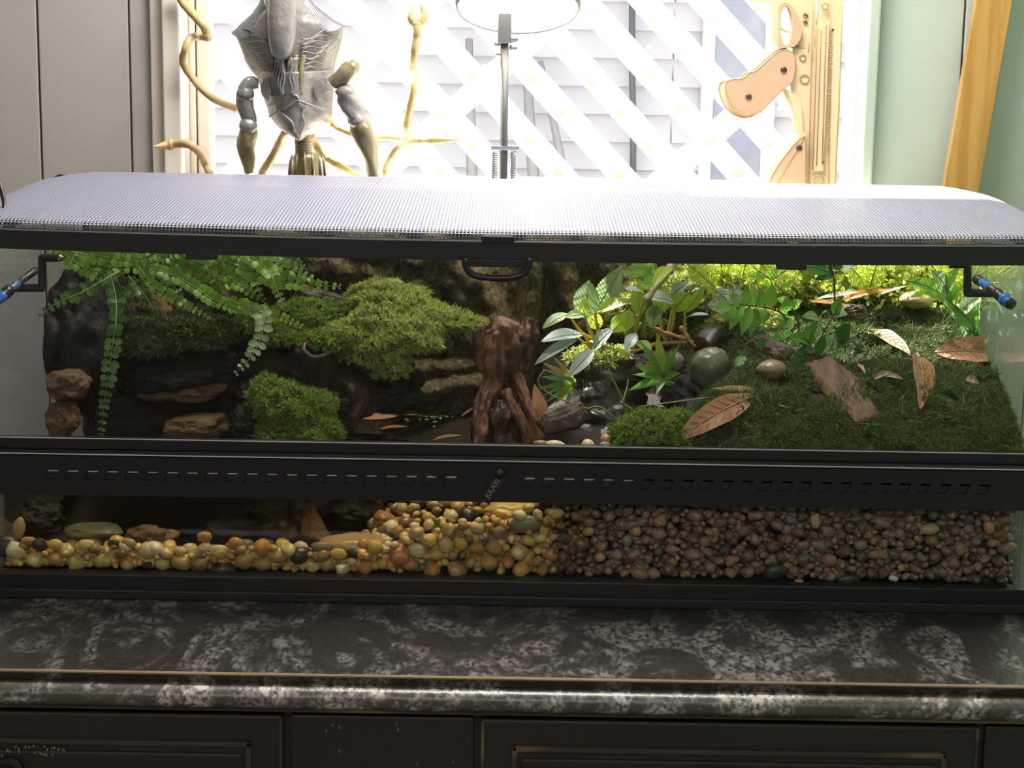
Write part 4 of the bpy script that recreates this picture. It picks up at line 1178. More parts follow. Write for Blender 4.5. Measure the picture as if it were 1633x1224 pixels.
for x, y, r in surf[:60]:
    cn = random.choices(LC, LW)[0]
    peb_obj('pebble', (x, y, bed(x, y) + r*.1), r, cn, (random.uniform(-.4,.4), random.uniform(-.4,.4), random.uniform(0,6.3)), random.randrange(6), 'rounded %s pebble lying loose on top of the pool bed' % cn, 'loose %s pebbles on the pool bed' % cn)
items += [(x, y, bed(x, y), r*1.1) for x, y, r in surf[60:]]
for _ in range(900):
    x = random.uniform(-.61, .055); z = random.uniform(.035, ztopL(x)-.004); items.append((x, random.uniform(.018, .028), z, random.uniform(.007, .010)))
pebble_mass('pool_gravel', items, LC, LW, 'finer cream and tan gravel filling between the larger pool pebbles', 1)
items = [(x, .0062 + r*.7, z, r*1.1) for x, z, r in restR]
for _ in range(1100):
    items.append((random.uniform(.055, .611), random.uniform(.016, .026), random.uniform(.034, .158), random.uniform(.007, .010)))
pebble_mass('drainage_gravel', items, RC, RW, 'finer brown gravel filling between the stones of the drainage layer', 2)
o = MB().grid(lambda u, v: (-.605 + .65*u, .020 + .46*v, bed(-.605+.65*u, .02+.46*v) - .008), 40, 30).build('pool_bottom', M['soil'])
tag(o, 'dark silty bottom of the pool under the pebbles', 'silt', kind='stuff')

# ------------------------------------------------------------------ stones, rocks and wood
def rock(name, label, cat, mat, cx, cy, rx, ry, Y, ryd, seed, amp=.22, freq=1.3, sub=4, rotz=0, roty=0, group=None, oct=4, flatten=None):
    c = P(cx, cy, Y); s = S(c)
    R3 = Matrix.Rotation(rotz, 3, 'Z') @ Matrix.Rotation(math.radians(roty), 3, 'Y')
    if mat == 'rock_black': amp, sub, oct, freq = amp*1.5, 5, 6, 1.7
    if mat == 'rock_brown': sub, oct = 5, 6
    mb = MB().blob(c, (rx*s, ryd, ry*s), amp, freq, seed, sub, 0, R3, oct, flatten)
    mb.v = [(max(-.612, min(.612, x)), max(.008, min(.492, y)), z) for x, y, z in mb.v]
    o = mb.build(name, M[mat], None, 'auto' if flatten else True)
    return tag(o, label, cat, group)
rock('black_rock', 'tall black rock filling the dark end of the terrarium under the fern', 'rock', 'rock_black', 124, 545, 58, 112, .285, .06, 1, .18)
rock('black_rock', 'black rock ledge carrying the dim moss patch', 'rock', 'rock_black', 285, 590, 115, 42, .33, .08, 2, .2)
rock('black_rock', 'black rock in shade behind the two flat brown stones', 'rock', 'rock_black', 280, 668, 130, 62, .40, .06, 3, .15)
rock('black_rock', 'black rock holding up the big bright moss cushion', 'rock', 'rock_black', 605, 610, 72, 45, .27, .05, 4, .25)
rock('black_rock', 'low black rock beside the moss hummock at the water edge', 'rock', 'rock_black', 395, 675, 26, 32, .12, .03, 5, .2)
rock('black_rock', 'black rock under the green grey boulder and bromeliad', 'rock', 'rock_black', 1125, 640, 60, 42, .22, .05, 6, .25)
rock('black_rock', 'black rock behind the hanging fern frond', 'rock', 'rock_black', 190, 650, 55, 110, .42, .04, 7, .15)
rock('black_rock', 'black rock shelf beneath the root of the fern', 'rock', 'rock_black', 400, 545, 90, 45, .38, .06, 8, .2)
rock('black_rock', 'black shaded stone behind the peach leaf and cobble', 'rock', 'rock_black', 1170, 690, 60, 35, .10, .04, 9, .2)
rock('brown_stone', 'rusty brown stone, upper of two stacked by the tank end', 'stone', 'rock_brown', 108, 613, 33, 27, .19, .03, 11, .28, flatten=.8)
rock('brown_stone', 'rusty brown tapering stone, lower of two stacked by the tank end', 'stone', 'rock_brown', 100, 668, 24, 36, .185, .03, 12, .3, roty=12, flatten=.85)
rock('brown_stone', 'flat brown stone, upper one in the dark left recess', 'stone', 'rock_brown', 290, 622, 62, 20, .28, .03, 13, .3, roty=-4, flatten=.7)
rock('brown_stone', 'orange brown flat stone lying just above the front rail', 'stone', 'rock_brown', 313, 681, 50, 25, .24, .03, 14, .28, roty=-6, flatten=.7)
rock('brown_stone', 'small reddish stone half hidden behind fern and hanging frond', 'stone', 'rock_brown', 212, 530, 18, 22, .30, .02, 15, .25)
rock('brown_stone', 'brown stone high behind the fern leaves', 'stone', 'rock_brown', 245, 500, 30, 28, .36, .03, 16, .25)
rock('boulder', 'rounded grey green boulder beside the leafy orchid', 'stone', 'rock_grey', 1133, 588, 33, 34, .20, .024, 17, .20, .9)
rock('cobble', 'mauve brown cobble under the bark chip', 'stone', 'peb_brown', 1231, 589, 24, 16, onhill(1231, 594).y - .012, .016, 18, .10, 1)
rock('cobble', 'small dark glossy cobble behind the bromeliad', 'stone', 'peb_grey', 1078, 577, 13, 16, .22, .012, 19, .05, 1)
rock('cobble', 'pale brown cobble in the sunlit back, behind the big leaf', 'stone', 'peb_tan', 1462, 478, 26, 14, .36, .02, 20, .1, 1)
# submerged pieces
rock('slab', 'flat grey slab lying under water near the tank end', 'stone', 'rock_grey', 148, 846, 46, 12, .055, .025, 21, .15, flatten=.75)
rock('slab', 'flat tan slab lying under water in front of black log', 'stone', 'peb_tan', 565, 866, 58, 15, .040, .025, 22, .14, flatten=.8)
rock('rough_rock', 'rough tan crumbly rock under water among cream pebbles', 'stone', 'bark', 240, 856, 40, 16, .045, .022, 23, .35, 2.2)
rock('rough_rock', 'yellow ochre rough rock high under water past the green sprig', 'stone', 'peb_yellow', 712, 836, 30, 15, .075, .02, 24, .3, 2)
rock('rough_rock', 'ochre block touching the water surface above the grey boulder', 'stone', 'peb_yellow', 810, 815, 40, 18, .050, .025, 25, .2, 1.6)
rock('rough_rock', 'orange brown stone at the rear of the pool bed', 'stone', 'peb_orange', 612, 828, 16, 14, .11, .015, 26, .25, 2)
rock('rough_rock', 'tan rear stone touching the maroon stone under water', 'stone', 'peb_tan', 640, 835, 22, 9, .10, .018, 27, .2, 2)
rock('black_rock', 'dark submerged rock between slab and orange pebble', 'rock', 'rock_black', 385, 845, 50, 22, .075, .03, 28, .2)
rock('black_rock', 'dark submerged rock behind flat grey slab', 'rock', 'rock_black', 60, 825, 40, 28, .10, .03, 29, .2)
rock('black_rock', 'dark submerged rock behind the rear stones of the pool', 'rock', 'rock_black', 560, 822, 55, 26, .15, .03, 30, .2)
# slate shard leaning under water
a, b, c_, d = P(499,803,.07), P(532,862,.06), P(520,868,.045), P(494,850,.05)
o = MB().prism([a, b, c_, d], Vector((-.012, .006, 0))).build('slate_shard', M['rock_brown'], None, False)
tag(o, 'thin orange brown slate shard leaning under water', 'stone')

def noisy_tube(mb, pts, rads, sides=30, n=46, amp=.22, seed=0, fib=6, mi=0):
    pp = smooth_path([P(x, y, Y) for x, y, Y in pts], n)
    s = S(pp[0])
    rr = np.interp(np.linspace(0, len(pts)-1, n), range(len(pts)), rads)*s
    def fn(t, a, p):
        q = Vector((math.cos(a)*1.1, math.sin(a)*1.1, t*3.2 + seed*3))
        f = Vector((math.cos(a)*fib*.5, math.sin(a)*fib*.5, t*2.2 + seed))
        g = Vector((math.cos(a)*fib*.62, math.sin(a)*fib*.62, t*1.6 + seed*2))
        return 1 + amp*noise.fractal(q, 1, 2, 3) + amp*.55*noise.noise(f*1.4) - amp*.9*max(0, .28 - abs(noise.noise(g)))
    return mb.tube(pp, list(rr), sides, True, mi, 1.0, fn)
M['wood_wet'] = pm('wet_dark_driftwood', [(.28, (.006,.004,.003)), (.45, (.03,.013,.008)), (.6, (.075,.032,.016)), (.75, (.03,.014,.009))], 34, .4, 1.0, 70, stretch=(2.2,2.2,.30))
dw = MB()
noisy_tube(dw, [(806,612,.20),(803,585,.195),(800,552,.195),(797,526,.20),(792,506,.205)], [30,37,38,30,9], 48, 60, .42, 1, 11)
noisy_tube(dw, [(818,585,.20),(832,550,.20),(843,528,.20),(849,508,.205)], [22,19,17,8], 40, 44, .45, 3, 8)
noisy_tube(dw, [(804,590,.205),(806,630,.20),(808,670,.19),(808,718,.18)], [26,36,44,46], 44, 50, .38, 5, 9, 1)
noisy_tube(dw, [(786,606,.18),(774,636,.165),(766,668,.15),(764,708,.14)], [17,17,14,13], 36, 48, .45, 4, 8)
noisy_tube(dw, [(824,598,.18),(836,630,.165),(850,662,.15),(862,702,.14)], [10,8,8,9], 30, 44, .45, 6, 8)
noisy_tube(dw, [(806,622,.165),(816,646,.155),(832,672,.15),(846,706,.145)], [8,10,9,12], 30, 40, .45, 8, 8)
noisy_tube(dw, [(800,640,.16),(798,668,.15),(800,692,.148),(806,714,.145)], [14,17,16,18], 30, 40, .45, 10, 8, 1)
noisy_tube(dw, [(770,520,.195),(764,546,.19),(768,578,.19),(776,600,.18)], [6,9,8,5], 22, 30, .5, 9)
o = dw.build('driftwood', [M['wood_red'], M['wood_wet']]); tag(o, 'gnarled red brown driftwood piece standing in the middle with forked legs', 'driftwood')

# black hollow driftwood
bd = MB()
def hollow(pts, rads, wall, n=34, sides=32, seed=0, tiltv=None):
    pp = smooth_path([P(x, y, Y) for x, y, Y in pts], n); s = S(pp[0])
    rr = np.interp(np.linspace(0, len(pts)-1, n), range(len(pts)), rads)*s
    fn = lambda t, a, p: 1 + .16*noise.fractal(Vector((math.cos(a)*1.4, math.sin(a)*1.4, t*3+seed)), 1, 2, 3)
    k0 = len(bd.v)
    inner = [pp[i] for i in range(n-1, n-12, -1)]
    path = list(pp) + inner; rad = list(rr) + [r*(1-wall) for r in rr[:n-12:-1]]
    rad[-1] = .0005
    # consistent frame: outside then back down inside
    ring = []
    vs = []
    t = (Vector(pp[-1]) - Vector(pp[0])).normalized(); u = t.orthogonal().normalized(); v = t.cross(u)
    for p, r, tt in zip(path, rad, list(np.linspace(0,1,n)) + list(np.linspace(1,.7,len(inner)))):
        for k in range(sides):
            a = 2*math.pi*k/sides; q = r*fn(tt, a, p)
            vs.append(Vector(p) + u*math.cos(a)*q + v*math.sin(a)*q)
    m = len(path); fs = [(i*sides+k, i*sides+(k+1)%sides, (i+1)*sides+(k+1)%sides, (i+1)*sides+k) for i in range(m-1) for k in range(sides)]
    bd.add(vs, fs)
hollow([(520,690,.24),(518,640,.22),(512,600,.20),(506,553,.165)], [40,34,30,25], .28, seed=2)
noisy_tube(bd, [(512,600,.21),(470,590,.24),(420,585,.28),(360,590,.32)], [26,26,24,22], 28, 40, .3, 11)
noisy_tube(bd, [(520,640,.20),(552,640,.20),(580,652,.22),(604,640,.25)], [26,20,13,8], 26, 40, .35, 12)
noisy_tube(bd, [(530,600,.22),(560,612,.20),(575,640,.18),(560,668,.16)], [22,20,14,7], 26, 36, .35, 13)
o = bd.build('hollow_driftwood', M['wood_black']); tag(o, 'black hollow driftwood stump open at the top beside the bright moss', 'driftwood')
bs = MB()
noisy_tube(bs, [(430,800,.10),(440,840,.09),(470,868,.07)], [40,42,30], 28, 30, .25, 14)
noisy_tube(bs, [(470,800,.10),(490,840,.08),(500,868,.06)], [24,22,14], 24, 30, .3, 15)
o = bs.build('sunken_wood', M['wood_black']); tag(o, 'submerged dark driftwood foot showing through the lower glass under the moss hummock', 'driftwood')
st = MB()
noisy_tube(st, [(968,690,.25),(966,650,.26),(962,610,.27),(960,574,.275)], [70,60,58,48], 36, 44, .22, 16)
noisy_tube(st, [(1000,600,.27),(1040,590,.28),(1080,575,.30)], [34,26,20], 26, 30, .25, 17)
o = st.build('black_stump', M['wood_black']); tag(o, 'squat black stump with a mossy top carrying the big leaved orchid', 'stump')
st2 = MB(); noisy_tube(st2, [(1120,560,.30),(1165,540,.32),(1200,545,.33)], [28,34,24], 26, 30, .25, 18)
o = st2.build('black_log', M['wood_black']); tag(o, 'black log lying behind the grey green boulder', 'log')

# bark pieces
def bark_slab(label, mat, pts_c, wpx, th, seed, nseg=30):
    """ridged slab along a pixel axis lying on the land"""
    A, Bp = pts_c
    a, b = Vector(A), Vector(Bp); d = (b-a); L_ = d.length; dn = d.normalized()
    side = dn.cross(Vector((0, -.55, .83))).normalized(); up = side.cross(dn)
    wv = wpx * S(a)
    def fn(u, v):
        t = u; q = (v-.5)*2
        wd = wv*(.72 + .3*math.sin(math.pi*min(1, t*1.05)) + .12*noise.noise(Vector((t*5, seed, q > 0))))
        hgt = th*(1-abs(q)**3) + .0030*noise.fractal(Vector((q*6, t*4, seed)), 1, 2, 4) + .0016*math.sin(q*16 + t*4 + seed)
        e = min(1, min(t, 1-t)*9)
        return a + dn*L_*(t + .02*noise.noise(Vector((q*5, seed, 0)))) + side*wd*q*.5 + up*hgt*e
    mb = MB().grid(fn, nseg, 16)
    n = len(mb.v); top = list(mb.v)
    mb.v += [tuple(Vector(p) - up*.005) for p in top]
    mb.f += [tuple(i+n for i in reversed(f)) for f in list(mb.f)]; mb.m = [0]*len(mb.f)
    per = [i for i in range(nseg+1)] + [j*(nseg+1)+nseg for j in range(1,17)] + [16*(nseg+1)+i for i in range(nseg-1,-1,-1)] + [j*(nseg+1) for j in range(15,0,-1)]
    for i in range(len(per)):
        p, q = per[i], per[(i+1) % len(per)]; mb.f.append((q, p, p+n, q+n)); mb.m.append(0)
    o = mb.build('bark_piece', M[mat], None, True)
    return tag(o, label, 'bark')
bark_slab('long brown bark slab lying down the moss slope', 'bark', (onhill(1300,580) + Vector((0,-.012,.008)), onhill(1384,672) + Vector((0,-.012,.006))), 62, .010, 1)
bark_slab('small flaky bark chip on top of the mauve cobble', 'bark_grey', (P(1198,540,.19), P(1258,566,.16)), 30, .008, 2)
bark_slab('dark bark chip beside the fern stem, at the top of the moss slope', 'bark_grey', (P(1340,498,.27), P(1382,496,.27)), 24, .008, 3)
bark_slab('greyish flaky bark lump lying at the foot of the black stump', 'bark_grey', (P(862,680,.12), P(935,655,.15)), 44, .016, 4)
bark_slab('rough brown bark log half buried above the bright moss', 'bark_grey', (P(470,468,.33), P(572,498,.29)), 34, .016, 5)

# ------------------------------------------------------------------ moss
def sprig_arrays(pts, nrm, size, nb, lo, hi, wid, rg, lift=.5):
    n = len(pts)
    r = rg.normal(size=(n, 3)); t = np.cross(nrm, r); t /= np.linalg.norm(t, axis=1, keepdims=True) + 1e-9
    b = np.cross(nrm, t)
    V = np.zeros((n, nb, 3, 3))
    sz = size*(.6 + .8*rg.random((n, 1)))
    for j in range(nb):
        ph = 2*math.pi*(j/nb) + rg.random(n)*1.2
        th = lo + (hi-lo)*rg.random(n)
        d = nrm*np.cos(th)[:,None] + (t*np.cos(ph)[:,None] + b*np.sin(ph)[:,None])*np.sin(th)[:,None]
        s = np.cross(d, nrm); s /= np.linalg.norm(s, axis=1, keepdims=True) + 1e-9
        base = pts + nrm*(lift*sz*rg.random((n, 1)))
        ln = sz*(.7 + .6*rg.random((n, 1)))
        V[:,j,0] = base - s*wid*sz; V[:,j,1] = base + s*wid*sz; V[:,j,2] = base + d*ln
    V = V.reshape(-1, 3)
    F = np.arange(len(V)).reshape(-1, 3)
    return V, F
def moss_mat(name, base_c, tips, transl=.35):
    return pm(name, [(0, tips[0]), (.5, tips[1]), (1, tips[2])], 22, .7, 0, island=.42, transl=transl)
M['moss_yellow'] = moss_mat('yellow_green_moss', None, ((.23,.29,.05), (.41,.46,.11), (.58,.57,.18)))
M['moss_green'] = moss_mat('fresh_green_moss', None, ((.09,.16,.018), (.19,.30,.035), (.31,.40,.07)))
M['moss_dark'] = moss_mat('deep_green_moss', None, ((.035,.062,.012), (.075,.12,.024), (.16,.185,.05)))
M['moss_base'] = pm('moss_cushion_base', [(0, (.015,.018,.004)), (1, (.04,.048,.01))], 60, .95, .5, 200)
def moss_blobs(label, ells, per, size, mat, seed, nb=7, lo=.2, hi=1.35, wid=.17, down=-.55):
    rg = np.random.default_rng(seed)
    base = MB(); E = []
    for cx, cy, rx, ry, Y, dy in ells:
        c = P(cx, cy, Y); s = S(c); E.append((np.array(c), np.array([rx*s, dy, ry*s])))
        base.blob(c, (rx*s, dy, ry*s), .34, 1.9, seed + cx, 4, oct=4)
    P_, N_ = [], []
    area = [ (r[0]*r[2] + r[0]*r[1] + r[1]*r[2]) for c, r in E]
    for (c, r), a, el in zip(E, area, ells):
        k = int(per * 1.05 * a / .003)
        d = rg.normal(size=(k, 3)); d /= np.linalg.norm(d, axis=1, keepdims=True)
        nn = d / r; nn /= np.linalg.norm(nn, axis=1, keepdims=True)
        sv = Vector(((seed+el[0])*3.17, (seed+el[0])*1.71, (seed+el[0])*2.43))
        off = 1 + .34*np.array([noise.fractal(Vector(q)*1.9 + sv, 1.0, 2.0, 4) for q in d])
        p = c + d*r*off[:,None]
        keep = (nn[:,2] > down) & (nn[:,1] < .6)
        for c2, r2 in E:
            if c2 is c: continue
            keep &= ((p-c2)/r2*1.0)**2 @ np.ones(3) > .75
        P_.append(p[keep]); N_.append(nn[keep])
    p = np.vstack(P_); nn = np.vstack(N_)
    V, F = sprig_arrays(p, nn, size, nb, lo, hi, wid, rg, 1.1)
    bv = np.array(base.v); n = len(bv)
    bv[:,0] = np.clip(bv[:,0], -.610, .610); V[:,0] = np.clip(V[:,0], -.614, .614)
    bv[:,1] = np.clip(bv[:,1], .007, .492); V[:,1] = np.clip(V[:,1], .0062, .493)
    Fc = base.f + [tuple(f) for f in (F + n).tolist()]
    o = mesh_obj('moss_cushion', np.vstack([bv, V]), Fc, [M['moss_base'], M[mat]], None, True, [0]*len(base.f) + [1]*len(F))
    return tag(o, label, 'moss', kind='stuff')
moss_blobs('big bright yellow green moss cushion draped over the black rock', [(615,478,52,24,.30,.05),(640,500,62,28,.27,.05),(598,545,52,46,.20,.04),(645,535,52,34,.22,.045),(690,515,48,20,.26,.04),(728,521,36,14,.27,.03),(756,524,24,9,.275,.02),(622,583,24,24,.185,.022),(558,535,28,22,.21,.028)], 2600, .0047, 'moss_yellow', 31)
moss_blobs('long green moss ridge running from the fern to the bright cushion', [(492,512,56,26,.25,.04),(430,518,50,16,.28,.04),(528,545,38,14,.19,.025),(465,535,40,16,.22,.03)], 2400, .0046, 'moss_green', 32)
moss_blobs('green moss hummock standing in the water near the front glass', [(466,655,50,30,.115,.04),(430,640,26,28,.12,.03),(424,618,15,14,.125,.018),(516,692,22,22,.10,.02),(470,692,52,30,.10,.035),(496,648,32,18,.12,.03),(450,630,30,14,.122,.022)], 2600, .0046, 'moss_green', 33)
moss_blobs('dim dark moss patch on the black ledge under the fern', [(285,535,95,22,.29,.04),(340,520,40,22,.30,.03),(240,550,40,18,.27,.03)], 2000, .0066, 'moss_dark', 34)
moss_blobs('small round moss mound touching the door glass beside pebbles', [(1035,693,50,32,.045,.03),(1005,700,26,22,.035,.02),(1070,685,34,26,.06,.03)], 2600, .0045, 'moss_green', 35)
moss_blobs('little moss tuft on top of the black stump', [(955,572,38,12,.27,.03)], 2200, .0055, 'moss_yellow', 36)
moss_blobs('sunlit yellow moss bank behind the orchid and ferns', [(1150,480,95,50,.42,.05),(1040,500,60,40,.42,.04),(1260,455,80,42,.43,.05),(1370,450,90,34,.44,.04),(1480,450,80,30,.45,.035)], 1500, .0080, 'moss_yellow', 37)
moss_blobs('moss strip hiding at the back below the bright bank', [(1200,520,60,18,.33,.03)], 2200, .006, 'moss_yellow', 38)

# the mossy slope
rg = np.random.default_rng(9)
x0, x1, y0, y1 = .19, .616, .007, .475
def mh(u, v):
    x = x0 + u*(x1-x0); y = y0 + v*(y1-y0)
    e = sstep(.19, .25, x + .02*math.sin(y*23))
    return (x, y, hill(x, y)*e + (hill(x, y) - .03)*(1-e) + .002)
mb = MB().grid(mh, 70, 70)
ring = [i for i in range(71)] + [j*71+70 for j in range(1,71)] + [70*71+i for i in range(69,-1,-1)] + [j*71 for j in range(69,0,-1)]
n0 = len(mb.v); mb.v += [(mb.v[i][0], mb.v[i][1], .146) for i in ring]
for i in range(len(ring)):
    a, b = ring[i], ring[(i+1)%len(ring)]; mb.f.append((b, a, n0+i, n0+(i+1)%len(ring))); mb.m.append(0)
NM = 44000
ux = rg.random(NM); uy = rg.random(NM)**1.5
pts = np.array([mh(a, b) for a, b in zip(ux, uy)])
den = np.array([noise.fractal(Vector((p[0]*38, p[1]*38, 8.3)), 1, 2, 3) for p in pts])
pts = pts[den + .35*rg.random(NM) > -.12]; NM = len(pts)
nx = np.array([[hill(p[0]-.006, p[1]) - hill(p[0]+.006, p[1]), hill(p[0], p[1]-.006) - hill(p[0], p[1]+.006), .012] for p in pts])
nx += np.array([0, -.004, 0]); nx /= np.linalg.norm(nx, axis=1, keepdims=True)
fx = rg.random(5200); fz = rg.random(5200)
pf = np.stack([x0 + .02 + fx*(x1-x0-.02), np.full(5200, .0065), .15 + fz*.022], 1); nf = np.tile([0, -.75, .66], (5200, 1))
V1, F1 = sprig_arrays(np.vstack([pts, pf]), np.vstack([nx, nf]), .0068, 6, .3, 1.5, .10, rg, .9)
V1[:,1] = np.maximum(V1[:,1], .0056)
# longer loose strands
k = rg.integers(0, NM, 1300)
V2, F2 = sprig_arrays(pts[k], nx[k], .014, 1, .8, 1.5, .024, rg, .5)
V2[:,1] = np.maximum(V2[:,1], .0056)
bv = np.array([tuple(p) for p in mb.v]); n = len(bv)
Fc = mb.f + (F1 + n).tolist() + (F2 + n + len(V1)).tolist()
o = mesh_obj('moss_slope', np.vstack([bv, V1, V2]), Fc, [M['moss_base'], M['moss_dark'], M['moss_yellow']], None, True, [0]*len(mb.f) + [1]*len(F1) + [2]*len(F2))
tag(o, 'wide dark green feathery moss slope with dead leaves scattered over it', 'moss', kind='stuff')

# ------------------------------------------------------------------ water
wm = MB()
WZ = .128
def wt(u, v):
    x = -.614 + u*.71; y = .0056 + v*.475
    return (x, y, WZ + .0006*noise.noise(Vector((x*25, y*25, 2))) + (.0012 if v == 0 else 0))
wm.grid(wt, 60, 40)
n = len(wm.v)
ring = [i for i in range(61)] + [j*61+60 for j in range(1,41)] + [40*61+i for i in range(59,-1,-1)] + [j*61 for j in range(39,0,-1)]
wm.v += [(wm.v[i][0], wm.v[i][1], .033) for i in ring]
for i in range(len(ring)):
    a, b = ring[i], ring[(i+1)%len(ring)]; wm.f.append((b, a, n+i, n+(i+1)%len(ring))); wm.m.append(1)
o = wm.build('pool_water', [M['water'], M['water_side']]); tag(o, 'tea stained still water filling the pool half of the terrarium', 'water', kind='stuff')
# ------------------------------------------------------------------ plants
def leafmat(name, a, b, c, transl=.4, rough=.38):
    return pm(name, [(0, a), (.5, b), (1, c)], 30, rough, .08, 120, transl=transl)
M['fern_leaf'] = leafmat('button_fern_green', (.14,.31,.03), (.23,.44,.055), (.33,.53,.10))
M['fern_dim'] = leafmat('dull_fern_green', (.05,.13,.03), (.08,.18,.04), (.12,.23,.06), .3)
M['fern_pale'] = leafmat('pale_fern_green', (.30,.42,.22), (.36,.48,.28), (.42,.54,.34), .3)
M['orchid'] = leafmat('grey_green_leaf', (.22,.35,.14), (.29,.43,.18), (.36,.50,.25), .42, .3)
M['orchid_blue'] = leafmat('bluish_grey_leaf', (.34,.43,.40), (.41,.50,.47), (.48,.56,.53), .25, .28)
M['orchid_lime'] = leafmat('lime_leaf', (.30,.44,.04), (.40,.54,.06), (.52,.62,.10), .5)
M['lime'] = leafmat('sunny_lime_leaf', (.24,.42,.03), (.34,.54,.05), (.46,.64,.10), .5)
M['leaf_green'] = leafmat('mid_green_leaf', (.09,.25,.035), (.15,.35,.05), (.22,.43,.09), .4)
M['leaf_dark'] = leafmat('dark_glossy_leaf', (.035,.12,.025), (.06,.18,.035), (.10,.25,.05), .3, .3)
M['leaf_white'] = leafmat('white_leaf', (.60,.68,.52), (.68,.75,.60), (.76,.80,.70), .35)
M['feather'] = pm('feathery_lime_foliage', [(0, (.40,.52,.04)), (.5, (.56,.66,.09)), (1, (.72,.76,.22))], 30, .6, transl=.5, island=.18)
M['feather_grey'] = pm('silvery_foliage', [(0, (.38,.46,.36)), (1, (.56,.62,.52))], 30, .6, transl=.35, island=.15)
M['stem_yellow'] = pm('yellow_stem', [(0, (.50,.45,.08)), (1, (.62,.52,.14))], 20, .45, transl=.3)
M['stem_green'] = pm('green_stem', [(0, (.14,.24,.05)), (1, (.22,.32,.08))], 20, .5)
M['stem_brown'] = pm('wiry_brown_stem', [(0, (.06,.04,.02)), (1, (.12,.07,.035))], 20, .5)
M['root'] = pm('orange_brown_root', [(0, (.42,.22,.07)), (1, (.58,.36,.14))], 25, .6, .3, 80)
M['dead'] = pm('dead_brown_leaf', [(0, (.24,.105,.05)), (.45, (.40,.19,.09)), (.7, (.48,.25,.13)), (1, (.26,.12,.06))], 22, .5, .3, 60, transl=.25)
M['dead_pale'] = pm('dead_tan_leaf', [(0, (.32,.20,.12)), (.5, (.46,.31,.20)), (1, (.28,.16,.09))], 22, .55, .3, 60, transl=.2)
M['dead_orange'] = pm('bright_orange_dead_leaf', [(0, (.62,.22,.05)), (.5, (.75,.36,.13)), (1, (.85,.62,.42))], 14, .5, transl=.3)
M['duck'] = leafmat('duckweed_green', (.16,.26,.05), (.22,.33,.07), (.30,.40,.12), .2)

TOCAM = Vector((0, -.93, .36))
def leaf(mb, B, T, w, n=None, fold=.22, bend=.10, prof='oval', nseg=9, cols=2, wave=0.0, seed=0):
    """leaf blade from base B to tip T (world), width w (m), facing n"""
    B, T = Vector(B), Vector(T); a = T - B; L_ = a.length
    if n is None: n = TOCAM
    an = a.normalized(); side = an.cross(n)
    side = side.normalized() if side.length > 1e-4 else an.orthogonal().normalized()
    up = side.cross(an).normalized()
    vs = []
    for i in range(nseg+1):
        t = i/nseg
        if prof == 'oval': p = math.sin(math.pi*min(1, t**.85))**.8
        elif prof == 'lance': p = math.sin(math.pi*t**.75)**1.1
        elif prof == 'strap': p = min(1, (1-t)*3.2)**.7*min(1, .55 + t)
        elif prof == 'round': p = math.sqrt(max(0, 1-(2*t-1)**2))
        elif prof == 'lobe': p = min(1, .6+t)*math.sqrt(max(0, 1-t**3))
        else: p = math.sin(math.pi*t)
        p = max(p, .03)
        c = B + a*t + up*(bend*L_*math.sin(math.pi*t))
        for k in range(-cols, cols+1):
            q = k/cols
            h = fold*abs(q)*w*p*.5 + wave*w*math.sin(t*17 + seed + q*2)*abs(q)
            pt = c + side*(q*w*.5*p) + up*h
            if -.3 < pt.y < .6 and L_ < .5 and abs(pt.x) > .611 and abs(pt.x) < .75: pt.x = math.copysign(.611 - .0005*abs(q), pt.x)
            vs.append(pt)
    m = 2*cols+1
    fs = [(i*m+k, i*m+k+1, (i+1)*m+k+1, (i+1)*m+k) for i in range(nseg) for k in range(m-1)]
    mb.add(vs, fs)
    return vs
def leaf_obj(parent, name, mat, B, T, w, midrib=None, **kw):
    mb = MB(); leaf(mb, B, T, w, **kw)
    o = mb.build(name, M[mat], parent)
    return o
def px_leaf(parent, mat, b, t, wpx, Yb, Yt, n=None, rib=None, name='leaf', **kw):
    B, T = P(*b, Yb), P(*t, Yt); w = wpx*S(B)*1.0
    mb = MB(); vs = leaf(mb, B, T, w, n=n, **kw)
    o = mb.build(name, M[mat], parent)
    if rib:
        c = kw.get('cols', 2); m = 2*c+1
        mid = [Vector(v) + Vector((0, -.0006, .0002)) for v in vs[c::m]]
        MB().tube(mid, [w*.035*(1-.7*i/len(mid)) for i in range(len(mid))], 5).build('midrib', M[rib], o)
    return o
